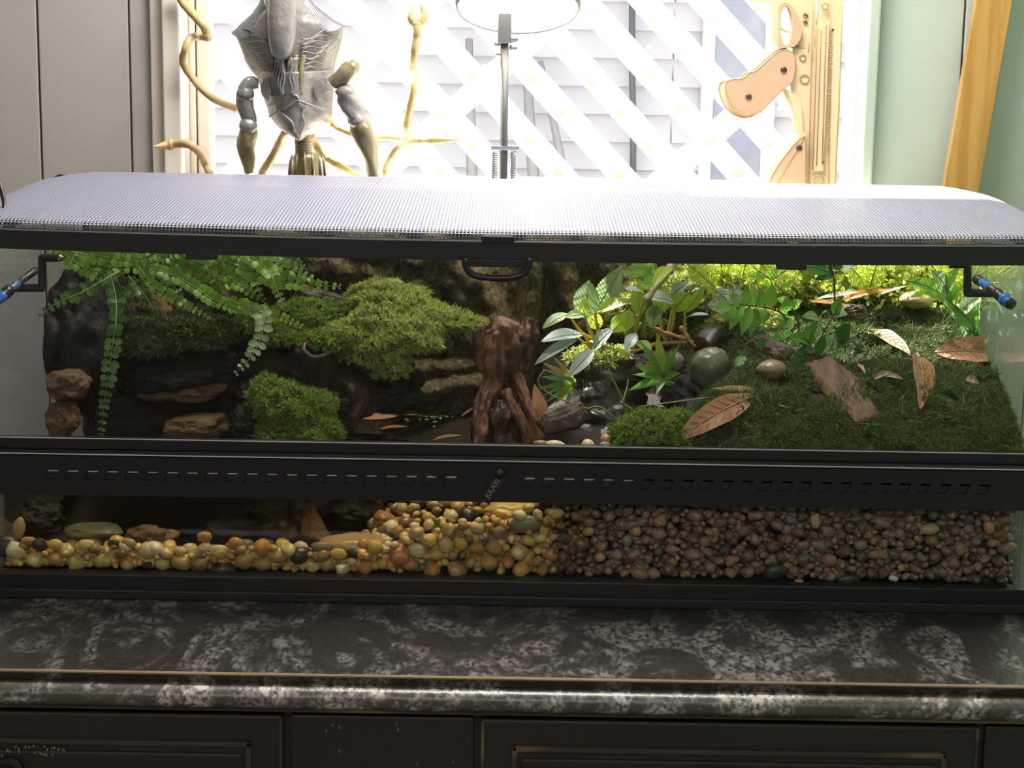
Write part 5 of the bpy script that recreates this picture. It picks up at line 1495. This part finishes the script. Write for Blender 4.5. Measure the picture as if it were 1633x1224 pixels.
# shared unit leaflets: length 1 along +Y, facing +Z
def unit_leaf(prof, w, fold, mat, nseg=6, bend=.06):
    mb = MB(); leaf(mb, (0,0,0), (0,1,0), w, n=Vector((0,0,1)), fold=fold, bend=bend, prof=prof, nseg=nseg, cols=1)
    me = bpy.data.meshes.new('leaflet'); me.from_pydata(mb.v, [], mb.f); me.materials.append(M[mat])
    me.polygons.foreach_set('use_smooth', np.ones(len(me.polygons), dtype=bool))
    return me, mb
UL = {}
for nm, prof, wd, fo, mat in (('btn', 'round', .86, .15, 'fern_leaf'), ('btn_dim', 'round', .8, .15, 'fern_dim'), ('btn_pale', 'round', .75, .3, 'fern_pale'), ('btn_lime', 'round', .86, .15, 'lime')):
    UL[nm] = unit_leaf(prof, wd, fo, mat)
def frond(parent, pts, size, kind, stem='stem_green', n=None, step=.78, taper=.35, budget=None, ang=70, name='frond', droop=0, seed=0):
    """pts: (px,py,Y); size px of a leaflet"""
    r_ = random.Random(seed)
    pp = smooth_path([P(x, y, Y) for x, y, Y in pts], 60)
    pp = [Vector((max(-.600, min(.600, p[0])), p[1], p[2])) for p in pp]; s = S(pp[0])
    acc = [0]
    for a, b in zip(pp[:-1], pp[1:]): acc.append(acc[-1] + (b-a).length)
    Ltot = acc[-1]
    st = MB().tube(pp[::3] + [pp[-1]], [.0011*(1-.6*i/20) for i in range(len(pp[::3])+1)], 5).build(name, M[stem], parent)
    nf = int(Ltot/(size*s*step)); joined = MB(); me, umb = UL[kind]
    sw = W(st)
    for i in range(1, nf+1):
        d = i/nf*Ltot
        k = max(1, next((j for j in range(len(acc)) if acc[j] >= d), len(acc)-1))
        p = pp[k]; t = (pp[k]-pp[k-1]).normalized()
        nn = (n or TOCAM) + Vector((r_.uniform(-.35,.35), r_.uniform(-.2,.2), r_.uniform(-.35,.35)))
        sd = t.cross(nn).normalized()
        for sg in (-1, 1):
            u = i/nf
            ln = size*s*(min(1, .55 + u*2.2))*(1 if u < .6 else 1-(u-.6)/.4*(1-taper))*r_.uniform(.85,1.12)
            A = math.radians(ang + r_.uniform(-10, 10))
            dr = (sd*sg*math.sin(A) + t*math.cos(A) + Vector((0,0,-droop))).normalized()
            z = (nn - dr*nn.dot(dr)).normalized(); x = dr.cross(z)
            R3 = Matrix((x, dr, z)).transposed()
            o_ = p + sd*sg*.0004
            if budget is None or budget[0] > 0:
                lo = bpy.data.objects.new('leaflet', me); COL.objects.link(lo); lo.parent = st
                lo.matrix_basis = Matrix.Translation(o_ - sw) @ R3.to_4x4() @ Matrix.Scale(ln, 4)
                if budget is not None: budget[0] -= 1
            else:
                joined.add([o_ + R3 @ (Vector(v)*ln) for v in umb.v], umb.f)
    if joined.v: joined.build('leaflets', me.materials[0], st, kind='stuff')
    return st

# --- button fern at the dark end
fern = thing('button_fern', 'button fern with arching fronds of small round leaflets over the black rocks', 'fern', P(210, 440, .33))
MB().blob(P(215, 430, .38), (.016,.016,.014), .3, 2, 3, 3).build('crown', M['soil'], fern)
bud = [290]
FR = [
 ([(235,425,.30),(290,445,.25),(345,480,.21),(402,496,.18),(424,486,.17)], 13, 'btn'),
 ([(340,408,.30),(420,440,.26),(480,452,.24),(541,457,.23)], 15, 'btn'),
 ([(330,400,.33),(400,410,.28),(465,430,.25),(512,452,.23)], 14, 'btn'),
 ([(380,395,.30),(425,428,.25),(440,458,.22),(452,486,.20)], 14, 'btn'),
 ([(385,490,.20),(420,505,.17),(412,548,.15),(395,575,.14),(377,594,.14)], 15, 'btn_pale'),
 ([(190,432,.25),(130,466,.20),(92,482,.185),(64,502,.175)], 14, 'btn_dim'),
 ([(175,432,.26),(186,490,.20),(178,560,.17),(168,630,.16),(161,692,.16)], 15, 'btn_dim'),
 ([(220,425,.28),(250,460,.24),(300,487,.21),(332,506,.20)], 11, 'btn'),
 ([(200,424,.30),(120,402,.27),(72,398,.25),(30,402,.24)], 12, 'btn'),
 ([(95,400,.24),(130,425,.22),(165,452,.21)], 13, 'btn'),
 ([(360,474,.26),(410,496,.22),(450,506,.20),(480,520,.19)], 12, 'btn_lime'),
 ([(260,410,.34),(310,398,.31),(360,404,.29),(410,402,.28)], 13, 'btn'),
 ([(240,415,.36),(190,405,.33),(150,412,.31),(110,418,.29)], 13, 'btn'),
 ([(300,412,.32),(350,432,.29),(392,462,.26),(420,478,.25)], 13, 'btn'),
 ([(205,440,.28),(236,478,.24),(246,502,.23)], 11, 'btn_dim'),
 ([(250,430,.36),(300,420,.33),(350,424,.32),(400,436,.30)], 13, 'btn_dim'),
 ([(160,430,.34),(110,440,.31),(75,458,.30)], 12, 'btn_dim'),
 ([(230,400,.36),(270,412,.33),(310,432,.31),(345,452,.30)], 12, 'btn'),
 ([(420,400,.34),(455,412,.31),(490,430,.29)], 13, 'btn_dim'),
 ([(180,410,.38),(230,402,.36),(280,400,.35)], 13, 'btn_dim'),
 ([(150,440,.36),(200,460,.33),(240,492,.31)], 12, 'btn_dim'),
 ([(120,420,.36),(180,425,.34),(240,428,.33),(290,440,.32)], 13, 'btn'),
 ([(330,395,.37),(370,412,.35),(400,440,.33),(415,470,.32)], 14, 'btn'),
 ([(280,440,.34),(330,452,.32),(370,450,.31),(410,446,.30)], 13, 'btn'),
 ([(70,396,.30),(130,404,.28),(200,415,.27),(250,420,.26)], 13, 'btn'),
 ([(400,396,.37),(440,405,.35),(480,420,.33)], 14, 'btn'),
 ([(200,400,.40),(250,430,.38),(290,470,.36)], 13, 'btn_dim'),
]
for i, (pts, sz, kd) in enumerate(FR): frond(fern, pts, sz, kd, seed=i, budget=bud)

# --- orchid like plant with big leaves
orc = thing('leafy_orchid', 'plant with big oval grey green leaves rooted on the black stump', 'plant', P(985, 560, .21))
OL = [ # base, tip, width, Yb, Yt, material, facing tweak
 ((947,499),(991,424),31,.20,.21,'orchid',(.25,-.9,.3)), ((933,508),(939,447),34,.19,.20,'orchid',(-.1,-.95,.2)), ((950,497),(1008,480),22,.19,.17,'orchid_lime',(0,-.6,.8)),
 ((906,500),(865,524),17,.17,.15,'orchid',(-.1,-.5,.8)), ((932,501),(901,506),16,.17,.16,'orchid',(0,-.6,.8)), ((931,505),(932,474),14,.17,.18,'orchid_lime',None),
 ((930,533),(863,545),24,.16,.13,'orchid_blue',(0,-.45,.9)), ((922,539),(852,582),17,.15,.12,'orchid_blue',(0,-.5,.86)), ((946,557),(905,602),19,.15,.12,'orchid_blue',(.2,-.7,.6)),
 ((947,556),(979,523),22,.16,.15,'orchid_blue',(0,-.6,.8)), ((1030,470),(998,462),20,.20,.17,'orchid_blue',(0,-.4,.9)), ((1075,482),(1025,474),25,.18,.16,'orchid_blue',(0,-.5,.85)),
 ((1047,486),(1040,524),22,.17,.15,'orchid',(-.3,-.9,.2)), ((1003,494),(998,528),20,.19,.18,'orchid_lime',(.1,-.9,.2)), ((1072,494),(1099,466),25,.20,.20,'lime',(.2,-.8,.5)),
 ((1091,508),(1131,502),12,.20,.17,'orchid_blue',(0,-.35,.93)), ((1092,498),(1124,454),15,.20,.20,'lime',(.3,-.85,.3)), ((1014,531),(997,560),16,.17,.15,'orchid_blue',(0,-.6,.7)),
 ((1000,505),(975,530),24,.20,.19,'lime',(0,-.8,.5)), ((1052,500),(1058,458),22,.23,.24,'lime',(0,-.9,.3)), ((1020,505),(1018,448),20,.22,.23,'orchid_lime',(-.3,-.9,.2)),
 ((960,520),(930,500),20,.21,.2,'orchid_lime',(0,-.9,.3)), ((1015,545),(1040,560),16,.18,.16,'lime',(0,-.6,.8)), ((985,548),(1004,572),15,.18,.16,'orchid_lime',(0,-.6,.8)), ((1072,470),(1094,452),18,.22,.22,'orchid_blue',(0,-.7,.6)),
]
for i, (b, t, w_, yb, yt, m_, n_) in enumerate(OL):
    px_leaf(orc, m_, b, t, w_*1.25, yb + .075, yt + .075, n=Vector(n_) if n_ else None, rib='stem_green', bend=.06, fold=.25)
SM = [((960,556),(947,499)),((960,552),(933,508)),((958,552),(950,497)),((955,545),(906,500)),((955,548),(932,501)),((960,552),(930,533)),((962,556),(922,539)),((1010,555),(1030,470)),((1060,545),(1075,482)),((1050,545),(1047,486)),((1000,550),(1003,494)),
      ((1062,545),(1072,494)),((1085,545),(1091,508)),((1095,548),(1092,498)),((1012,556),(1014,531)),((1065,550),(1052,500)),((1072,550),(1075,500)),((1000,555),(1020,505))]
for a, b in SM:
    mid = ((a[0]+b[0])/2 + random.uniform(-5,5), (a[1]+b[1])/2 + 6)
    MB().tube(smooth_path([P(*a, .275), P(*mid, .27), P(*b, .275 if b[0] > 940 else .25)], 10), [.0024,.0023,.0022,.0021,.002,.0019,.0018,.0016,.0015,.0013], 7).build('leaf_stalk', M['stem_yellow'], orc)
for pts in (((940,545),(975,556),(1010,560),(1050,548),(1095,545)), ((1095,540),(1060,530),(1040,520)), ((980,566),(1010,575),(1040,580)), ((945,560),(985,575),(1020,572)), ((1085,520),(1098,540),(1108,552)), ((930,560),(918,580),(912,560))):
    MB().tube(smooth_path([P(x, y, .262) for x, y in pts], 16), [.0026 + .0008*math.sin(i*1.3) for i in range(16)], 7).build('root', M['root'], orc)
# rosette of narrow leaves (small bromeliad)
bro = thing('bromeliad', 'small green rosette of pointed leaves in front of the leafy orchid', 'plant', P(1057, 601, .16))
for t, w_, yt, m_ in (((1001,623),14,.13,'leaf_green'),((1007,597),10,.13,'leaf_green'),((1015,537),10,.16,'leaf_green'),((1047,529),15,.17,'orchid_lime'),((1084,547),9,.15,'leaf_green'),((1086,594),14,.13,'leaf_green'),((1046,630),11,.12,'fern_pale'),((1014,581),20,.15,'lime'),((1030,615),13,.12,'leaf_green'),((1070,560),13,.18,'leaf_green'),((1078,612),11,.13,'leaf_dark')):
    px_leaf(bro, m_, (1057,602), t, w_*1.15, .22, yt + .06, prof='lance', bend=.12, fold=.3, rib=None)
# strap leaf rosette, yellow green
stp = thing('strap_plant', 'rosette of thin yellow green strap leaves hanging beside the black stump', 'plant', P(914, 610, .18))
for t, w_, m_ in (((858,620),8,'leaf_green'),((862,600),9,'orchid'),((864,577),9,'stem_yellow'),((871,641),7,'lime'),((866,588),6,'fern_pale'),((880,566),7,'stem_yellow'),((884,645),7,'orchid_lime'),((900,650),6,'leaf_green'),((862,632),5,'lime'),((896,600),9,'orchid_lime')):
    px_leaf(stp, m_, (916,612), t, w_, .24, .21, prof='strap', bend=.20, fold=.2)
# thin trailing runners
tr_t = thing('trailing_runner', 'thin green trailing runners crossing in front of the black stump', 'plant', P(970, 690, .15))
for pts in (((967,560),(970,590),(985,620),(998,650),(1001,665)), ((1000,664),(995,640),(1000,620),(1002,605)), ((858,612),(880,630),(920,645),(960,660),(978,672)), ((905,672),(930,655),(955,648),(978,664)), ((868,590),(858,605),(862,618)), ((1000,665),(1008,690),(1004,700)), ((990,640),(1010,655),(1014,672))):
    MB().tube(smooth_path([P(x, y, .17) for x, y in pts], 16), .0011, 5).build('runner', M['stem_green'], tr_t)

# --- ferns and leaves of the planted half
def lobed_frond(parent, rach, ups, downs, wpx, Y0, Y1, mats, stem='stem_brown'):
    pp = smooth_path([P(x, y, Y0 + (Y1-Y0)*i/(len(rach)-1)) for i, (x, y) in enumerate(rach)], 24)
    st = MB().tube(pp, [.0016*(1-.6*i/23) for i in range(24)], 6).build('frond', M[stem], parent)
    for lst in (ups, downs):
        for i, (b, t) in enumerate(lst):
            u = i/max(1, len(lst)-1)
            px_leaf(st, mats[i % len(mats)], b, t, 1.35*wpx*(1-.15*u), Y0 + (Y1-Y0)*(.2+.8*u), Y0 + (Y1-Y0)*(.2+.8*u) - .012, n=Vector((random.uniform(-.3,.3),-.8,.5)), name='leaflet', bend=.05, fold=.12, wave=.03, seed=i, prof='lance' if i < len(lst)-1 else 'oval')
    return st
lf = thing('lobed_fern', 'fern with broad pointed green leaflets on a dark stem above the bark chip', 'fern', P(1272, 522, .24))
lobed_frond(lf, [(1274,522),(1248,500),(1225,491),(1195,487),(1170,485),(1143,492)],
 [((1250,500),(1256,470)),((1228,491),(1232,450)),((1214,490),(1209,456)),((1201,487),(1198,452)),((1190,486),(1187,462)),((1178,486),(1164,470))],
 [((1252,502),(1250,524)),((1222,492),(1208,520)),((1206,490),(1195,536)),((1196,488),(1182,535)),((1184,487),(1163,527)),((1172,487),(1154,512)),((1165,486),(1141,494))], 17, .24, .18, ['leaf_green','fern_leaf'])
lobed_frond(lf, [(1274,524),(1262,536),(1240,545),(1205,560),(1178,572)],
 [((1255,540),(1262,520)),((1235,547),(1240,528)),((1212,556),(1214,538))], [((1250,543),(1240,562)),((1225,551),(1215,572)),((1205,560),(1190,580)),((1188,568),(1172,585))], 15, .24, .17, ['leaf_dark','leaf_green'])
lobed_frond(lf, [(1276,520),(1252,470),(1228,445),(1200,425)],
 [((1262,490),(1280,478)),((1245,462),(1268,448)),((1228,445),(1240,424))], [((1258,484),(1238,476)),((1240,456),(1215,452)),((1222,440),(1196,440))], 13, .26, .30, ['fern_leaf','lime'])
# cluster of small glossy leaves in front of it
cg = thing('creeping_fig', 'cluster of small glossy rounded leaves between bark chip and slope', 'plant', P(1300, 570, .17))
for b, t, w_, m_ in (((1290,546),(1258,537),18,'leaf_green'),((1290,548),(1306,512),18,'leaf_green'),((1296,560),(1270,562),12,'leaf_dark'),((1300,565),(1316,532),13,'leaf_dark'),((1292,572),(1262,578),11,'leaf_dark'),((1306,508),(1279,505),15,'orchid'),((1308,512),(1320,495),10,'orchid'),((1330,504),(1352,502),14,'orchid'),
    ((1340,545),(1356,514),22,'leaf_dark'),((1368,534),(1386,518),17,'leaf_green'),((1332,505),(1345,470),16,'leaf_green'),((1300,590),(1272,600),11,'leaf_dark'),((1310,575),(1296,590),12,'leaf_green'),((1288,555),(1284,580),12,'leaf_dark'),((1230,592),(1252,588),9,'leaf_green'),((1318,540),(1335,560),13,'leaf_dark'),((1262,508),(1256,530),10,'leaf_green'),((1345,545),(1322,560),13,'leaf_dark')):
    px_leaf(cg, m_, b, t, w_*1.25, .19, .165, n=Vector((random.uniform(-.3,.3),-.7,.65)), rib='stem_green')
for pts in (((1300,565),(1308,540),(1322,515),(1330,500)), ((1295,560),(1310,590),(1300,600)), ((1330,520),(1350,540),(1376,530)), ((1268,540),(1290,555),(1300,575))):
    MB().tube(smooth_path([P(x, y, .185) for x, y in pts], 10), .0011, 5).build('stem', M['stem_brown'], cg)
# tall stemmed plant with the shaded leaf under the top frame
tp = thing('stemmed_plant', 'plant on a thin dark upright stem with broad leaf up under the top frame', 'plant', P(1330, 512, .26))
MB().tube(smooth_path([P(1330,512,.26), P(1331,470,.26), P(1329,440,.25), P(1318,412,.24)], 16), .0014, 6).build('stem', M['stem_brown'], tp)
for b, t, w_, m_ in (((1320,432),(1268,424),34,'leaf_dark'),((1322,425),(1378,416),30,'leaf_dark'),((1330,438),(1300,446),18,'leaf_dark'),((1318,416),(1340,400),20,'leaf_green'),((1296,432),(1280,448),16,'lime')):
    px_leaf(tp, m_, b, t, w_, .25, .24, rib='stem_green', n=Vector((0,-.75,.6)))
# broad leaf plant at the end
bl = thing('broad_leaf_plant', 'plant with wavy broad leaves arching over the moss near the nozzle', 'plant', P(1530, 500, .28))
for b, t, w_, m_, wv in (((1524,490),(1444,446),32,'fern_leaf',.05),((1512,480),(1485,430),30,'fern_pale',.05),((1520,486),(1558,528),36,'leaf_green',.05),((1545,505),(1570,546),22,'leaf_dark',.03),((1550,512),(1600,540),20,'leaf_dark',.03),((1552,515),(1610,500),14,'leaf_white',.03),((1515,478),(1560,440),18,'lime',.04),
    ((1530,490),(1590,470),16,'lime',.03),((1490,470),(1450,475),12,'lime',.03),((1540,520),(1528,545),13,'orchid',.03),((1500,470),(1530,425),18,'fern_leaf',.03),((1530,500),(1566,470),20,'leaf_white',.03),((1555,500),(1600,440),18,'fern_pale',.03),((1570,480),(1612,450),16,'leaf_white',.02)):
    px_leaf(bl, m_, b, t, w_*1.2, .27, .25, rib='stem_green', n=Vector((random.uniform(-.2,.2),-.75,.6)), wave=wv, seed=b[0], nseg=14, bend=.14)
MB().tube(smooth_path([P(1530,525,.28), P(1526,500,.275), P(1515,478,.265)], 8), .0018, 6).build('stem', M['stem_green'], bl)
# sunlit feathery plants at the back: stems plus countless fine leaflets
def feather_plant(label, stems, seed, mat, size=11, Yr=(.36,.45)):
    rg2 = np.random.default_rng(seed); r_ = random.Random(seed)
    b0 = P(*stems[0][0], .40)
    t = thing('feathery_fern', label, 'fern', b0)
    for si, pts in enumerate(stems):
        Y = r_.uniform(*Yr)
        pp = [Vector(p) for p in smooth_path([P(x, y, Y - .02*i) for i, (x, y) in enumerate(pts)], 26)]
        st = MB().tube(pp, .0009, 5).build('frond', M['stem_green'], t)
        mb = MB(); s = S(pp[0])
        for k in range(3, 26):
            tt = (pp[k]-pp[k-1]).normalized(); nn = Vector((r_.uniform(-.3,.3), -.8, .5)); sd = tt.cross(nn).normalized()
            for sg in (-1, 1):
                ln = size*1.6*s*math.sin(math.pi*(.12 + .86*k/26))
                d = (sd*sg + tt*.6 + Vector((0, r_.uniform(-.2,.2), r_.uniform(-.1,.2)))).normalized()
                for q in range(4):
                    a = pp[k] + d*ln*(q+.3)/4
                    for s2 in (-1, 1):
                        dd = (d*.8 + tt*s2*.8 + nn*.2).normalized()
                        leaf(mb, a, a + dd*ln*.36*r_.uniform(.8,1.2), ln*.15, n=nn, nseg=2, cols=1, prof='oval', fold=.1)
        mb.build('leaflets', M[mat], st, kind='stuff')
    return t
feather_plant('feathery lime fern glowing in the sun between orchid and lobed fern', [[(1180,480),(1160,445),(1130,420)],[(1180,480),(1185,440),(1190,412)],[(1185,480),(1215,445),(1245,425)],[(1175,485),(1140,470),(1105,465)],[(1190,480),(1222,462),(1262,455)],[(1170,470),(1150,430),(1160,405)],[(1195,470),(1212,430),(1225,405)],[(1165,485),(1120,440),(1095,420)],[(1200,475),(1240,440),(1280,415)]], 5, 'feather', 13)
feather_plant('silvery grey feathery tuft in front of the glowing lime fern', [[(1168,500),(1158,478),(1140,462)],[(1168,500),(1170,475),(1168,455)],[(1168,500),(1150,490),(1130,488)]], 6, 'feather_grey', 9, (.30,.34))
feather_plant('feathery lime fern behind the tall thin stem under the top frame', [[(1385,470),(1370,440),(1350,420)],[(1385,470),(1392,440),(1400,415)],[(1388,470),(1420,445),(1450,425)],[(1380,475),(1345,460),(1310,450)],[(1390,470),(1430,462),(1465,455)],[(1300,480),(1290,450),(1270,430)],[(1390,470),(1440,430),(1480,412)]], 7, 'feather', 13)
feather_plant('feathery fern at the tank end behind the wavy broad leaves', [[(1510,460),(1495,435),(1480,415)],[(1510,460),(1520,430),(1535,412)],[(1512,462),(1545,445),(1575,430)],[(1520,470),(1560,455),(1595,450)],[(1515,468),(1548,425),(1585,410)]], 8, 'feather', 12)
feather_plant('dark green fern spray high at the back beside the pale twig', [[(1050,445),(1025,430),(995,440)],[(1050,440),(1030,420),(1005,416)],[(1050,448),(1040,450),(1010,455)]], 9, 'fern_leaf', 9, (.40,.44))
# creeping small leaves filling the bright back
cr = thing('creeping_plant', 'mat of tiny lime leaves creeping over the sunlit back of the land', 'plant', P(1330, 470, .40))
mb = MB(); r_ = random.Random(12)
for i in range(1500):
    px = r_.uniform(1085, 1600); py = r_.uniform(412, 492); Y = r_.uniform(.36, .46)
    B = P(px, py, Y); a = r_.uniform(0, 6.28); ln = r_.uniform(6, 12)*.00085
    T = B + Vector((math.cos(a)*ln, -r_.uniform(.1,.7)*ln, math.sin(a)*ln))
    leaf(mb, B, T, ln*.7, n=Vector((r_.uniform(-.5,.5),-.7,r_.uniform(.1,.9))), nseg=3, cols=1, fold=.15)
mb.build('leaflets', M['feather'], cr, kind='stuff')
for k in range(14):
    px = 1100 + k*36 + r_.uniform(-10,10)
    MB().tube(smooth_path([P(px, 495, .43), P(px + r_.uniform(-15,15), 465, .42), P(px + r_.uniform(-30,30), 425, .41)], 8), .0011, 5).build('stem', M['stem_green'], cr)
# leaves coloured white to paint in the sun's blown-out spots
wl = thing('glare_leaf_plant', 'plant with leaves whitened for sun glare behind the orchid', 'plant', P(1085, 470, .38))
for b, t, w_ in (((1080,452),(1064,440),16),((1085,450),(1100,436),15),((1075,470),(1090,455),16),((1090,462),(1112,450),14),((1070,450),(1082,432),13),((1100,470),(1118,460),12)):
    px_leaf(wl, 'leaf_white', b, t, w_, .36, .35, n=Vector((0,-.4,.9)), rib='stem_green')
# pale twig and its papery leaf
o = MB().tube(smooth_path([P(1078,410,.30), P(1068,428,.27), P(1056,446,.24), P(1042,462,.22), P(1034,480,.21)], 20), [.0062*(1-.5*i/20) for i in range(20)], 9).build('twig', M['dead_pale'])
tag(o, 'pale slanting twig rising from the orchid to the top frame', 'twig')
dl = MB(); leaf(dl, P(1072,428,.25), P(1040,462,.20), 22*S(P(1072,428,.25)), n=Vector((-.3,-.8,.5)), fold=.5, bend=.12, nseg=12); o = dl.build('dry_leaf', M['orchid_lime']); tag(o, 'folded yellowish dry leaf lying along the pale twig', 'leaf')
# bright orange fallen blades
for b, t, w_, m_, lab in (((1312,484),(1428,460),15,'dead_orange','long bright orange dead blade lying in the sun at the back'), ((1302,476),(1392,464),9,'leaf_white','long bleached white blade above the orange one'), ((1290,480),(1360,488),9,'dead_orange','shorter orange blade under the white bleached one'), ((1400,470),(1450,455),6,'leaf_white','thin white stalk continuing past the orange blade')):
    mb = MB(); leaf(mb, P(*b, .35), P(*t, .36), w_*S(P(*b, .35)), n=Vector((0,-.6,.8)), prof='lance', bend=.04, nseg=12); o = mb.build('fallen_blade', M[m_]); tag(o, lab, 'leaf')

# --- dead leaves on the moss
def dead(label, B, T, w_, mat, n, fold=.35, bend=.10, stalk=None, wave=.03, seed=0):
    t = thing('dead_leaf', label, 'leaf', B)
    mb = MB(); vs = leaf(mb, B, T, w_, n=n, fold=fold, bend=bend, prof='oval', nseg=22, cols=5, wave=wave, seed=seed)
    bo = mb.build('blade', M[mat], t)
    mid = [Vector(v) + n.normalized()*.0006 for v in vs[5::11]]
    MB().tube(mid, [.0011*(1-.7*i/len(mid)) for i in range(len(mid))], 5).build('midrib', M['dead_pale'], t)
    up = n.normalized()
    for i in range(3, 20, 2):
        for e in (1, 9):
            a = Vector(vs[i*11+5]) + up*.0004; b = Vector(vs[min(22, i+2)*11+e]) + up*.0005
            m_ = Vector(vs[min(22, i+1)*11+(3 if e == 1 else 7)]) + up*.0005
            MB().tube([a, m_, b], [.0005,.0004,.0002], 4).build('vein', M['dead_pale'], bo)
    if stalk: MB().tube(smooth_path([B, stalk], 5), .0012, 6).build('stalk', M['dead_pale'], t)
    return t
q = lambda x, y, d=.012, up=.008: onhill(x, y) + Vector((0, -d, up))
dead('large orange brown dead leaf leaning over the small moss mound', P(1205,630,.075), P(1075,704,.028), 44*.00078, 'dead', Vector((-.25,-.80,.45)), .12, .10, P(1222,629,.08))
dead('thin curled tan dead leaf behind the large orange brown one', P(1222,631,.085), P(1136,620,.10), 13*.00078, 'dead_pale', Vector((0,-.5,.85)), .6, .06)
dead('torn pale dead leaf lying above the others on the moss', q(1372,534), q(1450,574), 33*.0008, 'dead_pale', Vector((.15,-.72,.6)), .25, .07, seed=3)
dead('upright small dead leaf standing tip down on the moss', q(1458,572,.014,.010), q(1460,648,.03,.004), 40*.0008, 'dead', Vector((.1,-.9,.3)), .35, .06, seed=5)
dead('broad purplish brown dead leaf propped near the tank end', q(1483,566,.03,.010), q(1603,572,.035,.008), 44*.0008, 'dead', Vector((0,-.80,.55)), .45, .12, seed=7)
for i, (b, t, w_, lab) in enumerate((((1536,610),(1558,618),13,'tiny pale leaf scrap on the moss below the purplish leaf'), ((1388,612),(1420,600),10,'tan leaf litter scrap beside the bark slab'), ((1360,590),(1378,604),8,'crumpled scrap of dead leaf by the bark slab top'), ((1406,606),(1438,612),9,'second tan scrap of leaf litter between bark slab and upright leaf'))):
    mb = MB(); leaf(mb, q(*b), q(*t), w_*.0008, n=Vector((.2*i-.3,-.7,.6)), fold=.6, bend=.15, nseg=8, wave=.1); o = mb.build('leaf_scrap', M['dead_pale']); tag(o, lab, 'leaf')
# leaves floating on the pool and sprigs
for i, (b, t, w_, m_, lab) in enumerate((((562,664),(640,660),16,'dead_orange','orange brown leaf floating at the rear of the pool'), ((636,660),(672,661),9,'dead','small brown leaf floating beside the orange brown one'), ((735,664),(775,640),13,'dead','brown leaf leaning against the forked driftwood at the water'),
    ((606,684),(650,680),5,'dead','slim brown leaf drifting low on the dark pool'), ((690,702),(738,694),5,'dead','slim brown leaf drifting close to the driftwood leg'))):
    B = PZ(b[0], b[1], WZ + .002); T = PZ(t[0], t[1], WZ + .002) if i != 2 else P(t[0], t[1], PZ(b[0], b[1], WZ).y)
    mb = MB(); leaf(mb, B, T, w_*(.0045 if i == 0 else .0022) if i != 2 else w_*.0008, n=Vector((0,-.12,1)), fold=.1, bend=.05, nseg=12); o = mb.build('floating_leaf', M['dead' if m_ == 'dead_orange' else m_]); tag(o, lab, 'leaf')
mb = MB(); r_ = random.Random(4)
for i in range(46):
    c = PZ(r_.gauss(692, 22), r_.gauss(662, 5), WZ + .0015)
    mb.blob(c, (.0035*r_.uniform(.6,1.2), .0045*r_.uniform(.6,1.2), .0006), 0, 1, i, 1)
o = mb.build('duckweed', M['duck']); tag(o, 'loose patch of pale green duckweed on the pool', 'duckweed', kind='stuff')
sp = thing('water_sprig', 'green sprig growing under water among the bright pebbles', 'plant', P(697, 855, .035))
for k, (t, w_) in enumerate((((690,824),12),((684,838),10),((706,836),11),((700,826),11),((682,848),9),((712,846),9))):
    px_leaf(sp, 'leaf_green', (697,856), t, w_, .035, .03, n=Vector((.2*(k-3),-.9,.3)))
# brown wedge of leaf beside the driftwood
mb = MB(); leaf(mb, P(868,690,.15), P(852,612,.17), 26*.00078, n=Vector((.3,-.9,.2)), fold=.2, bend=.05, nseg=10); o = mb.build('dead_leaf', M['dead']); tag(o, 'narrow brown dead leaf standing behind the driftwood leg', 'leaf')
# dead grass blades at the foot of the slope
for i, pts in enumerate((((1148,700),(1165,680),(1180,672)), ((1150,712),(1175,700),(1188,690)), ((1090,668),(1120,664),(1150,668)), ((1020,648),(1080,640),(1140,632)))):
    o = MB().tube(smooth_path([P(x, y, .05 if i < 3 else .1) for x, y in pts], 10), .0009, 5).build('dry_straw', M['dead_pale'])
    tag(o, ['dry straw bent at the foot of the moss slope, upper one', 'dry straw lying lowest at the foot of the moss slope', 'dry straw across the top of the small moss mound', 'long thin straw between bromeliad and large dead leaf'][i], 'straw')
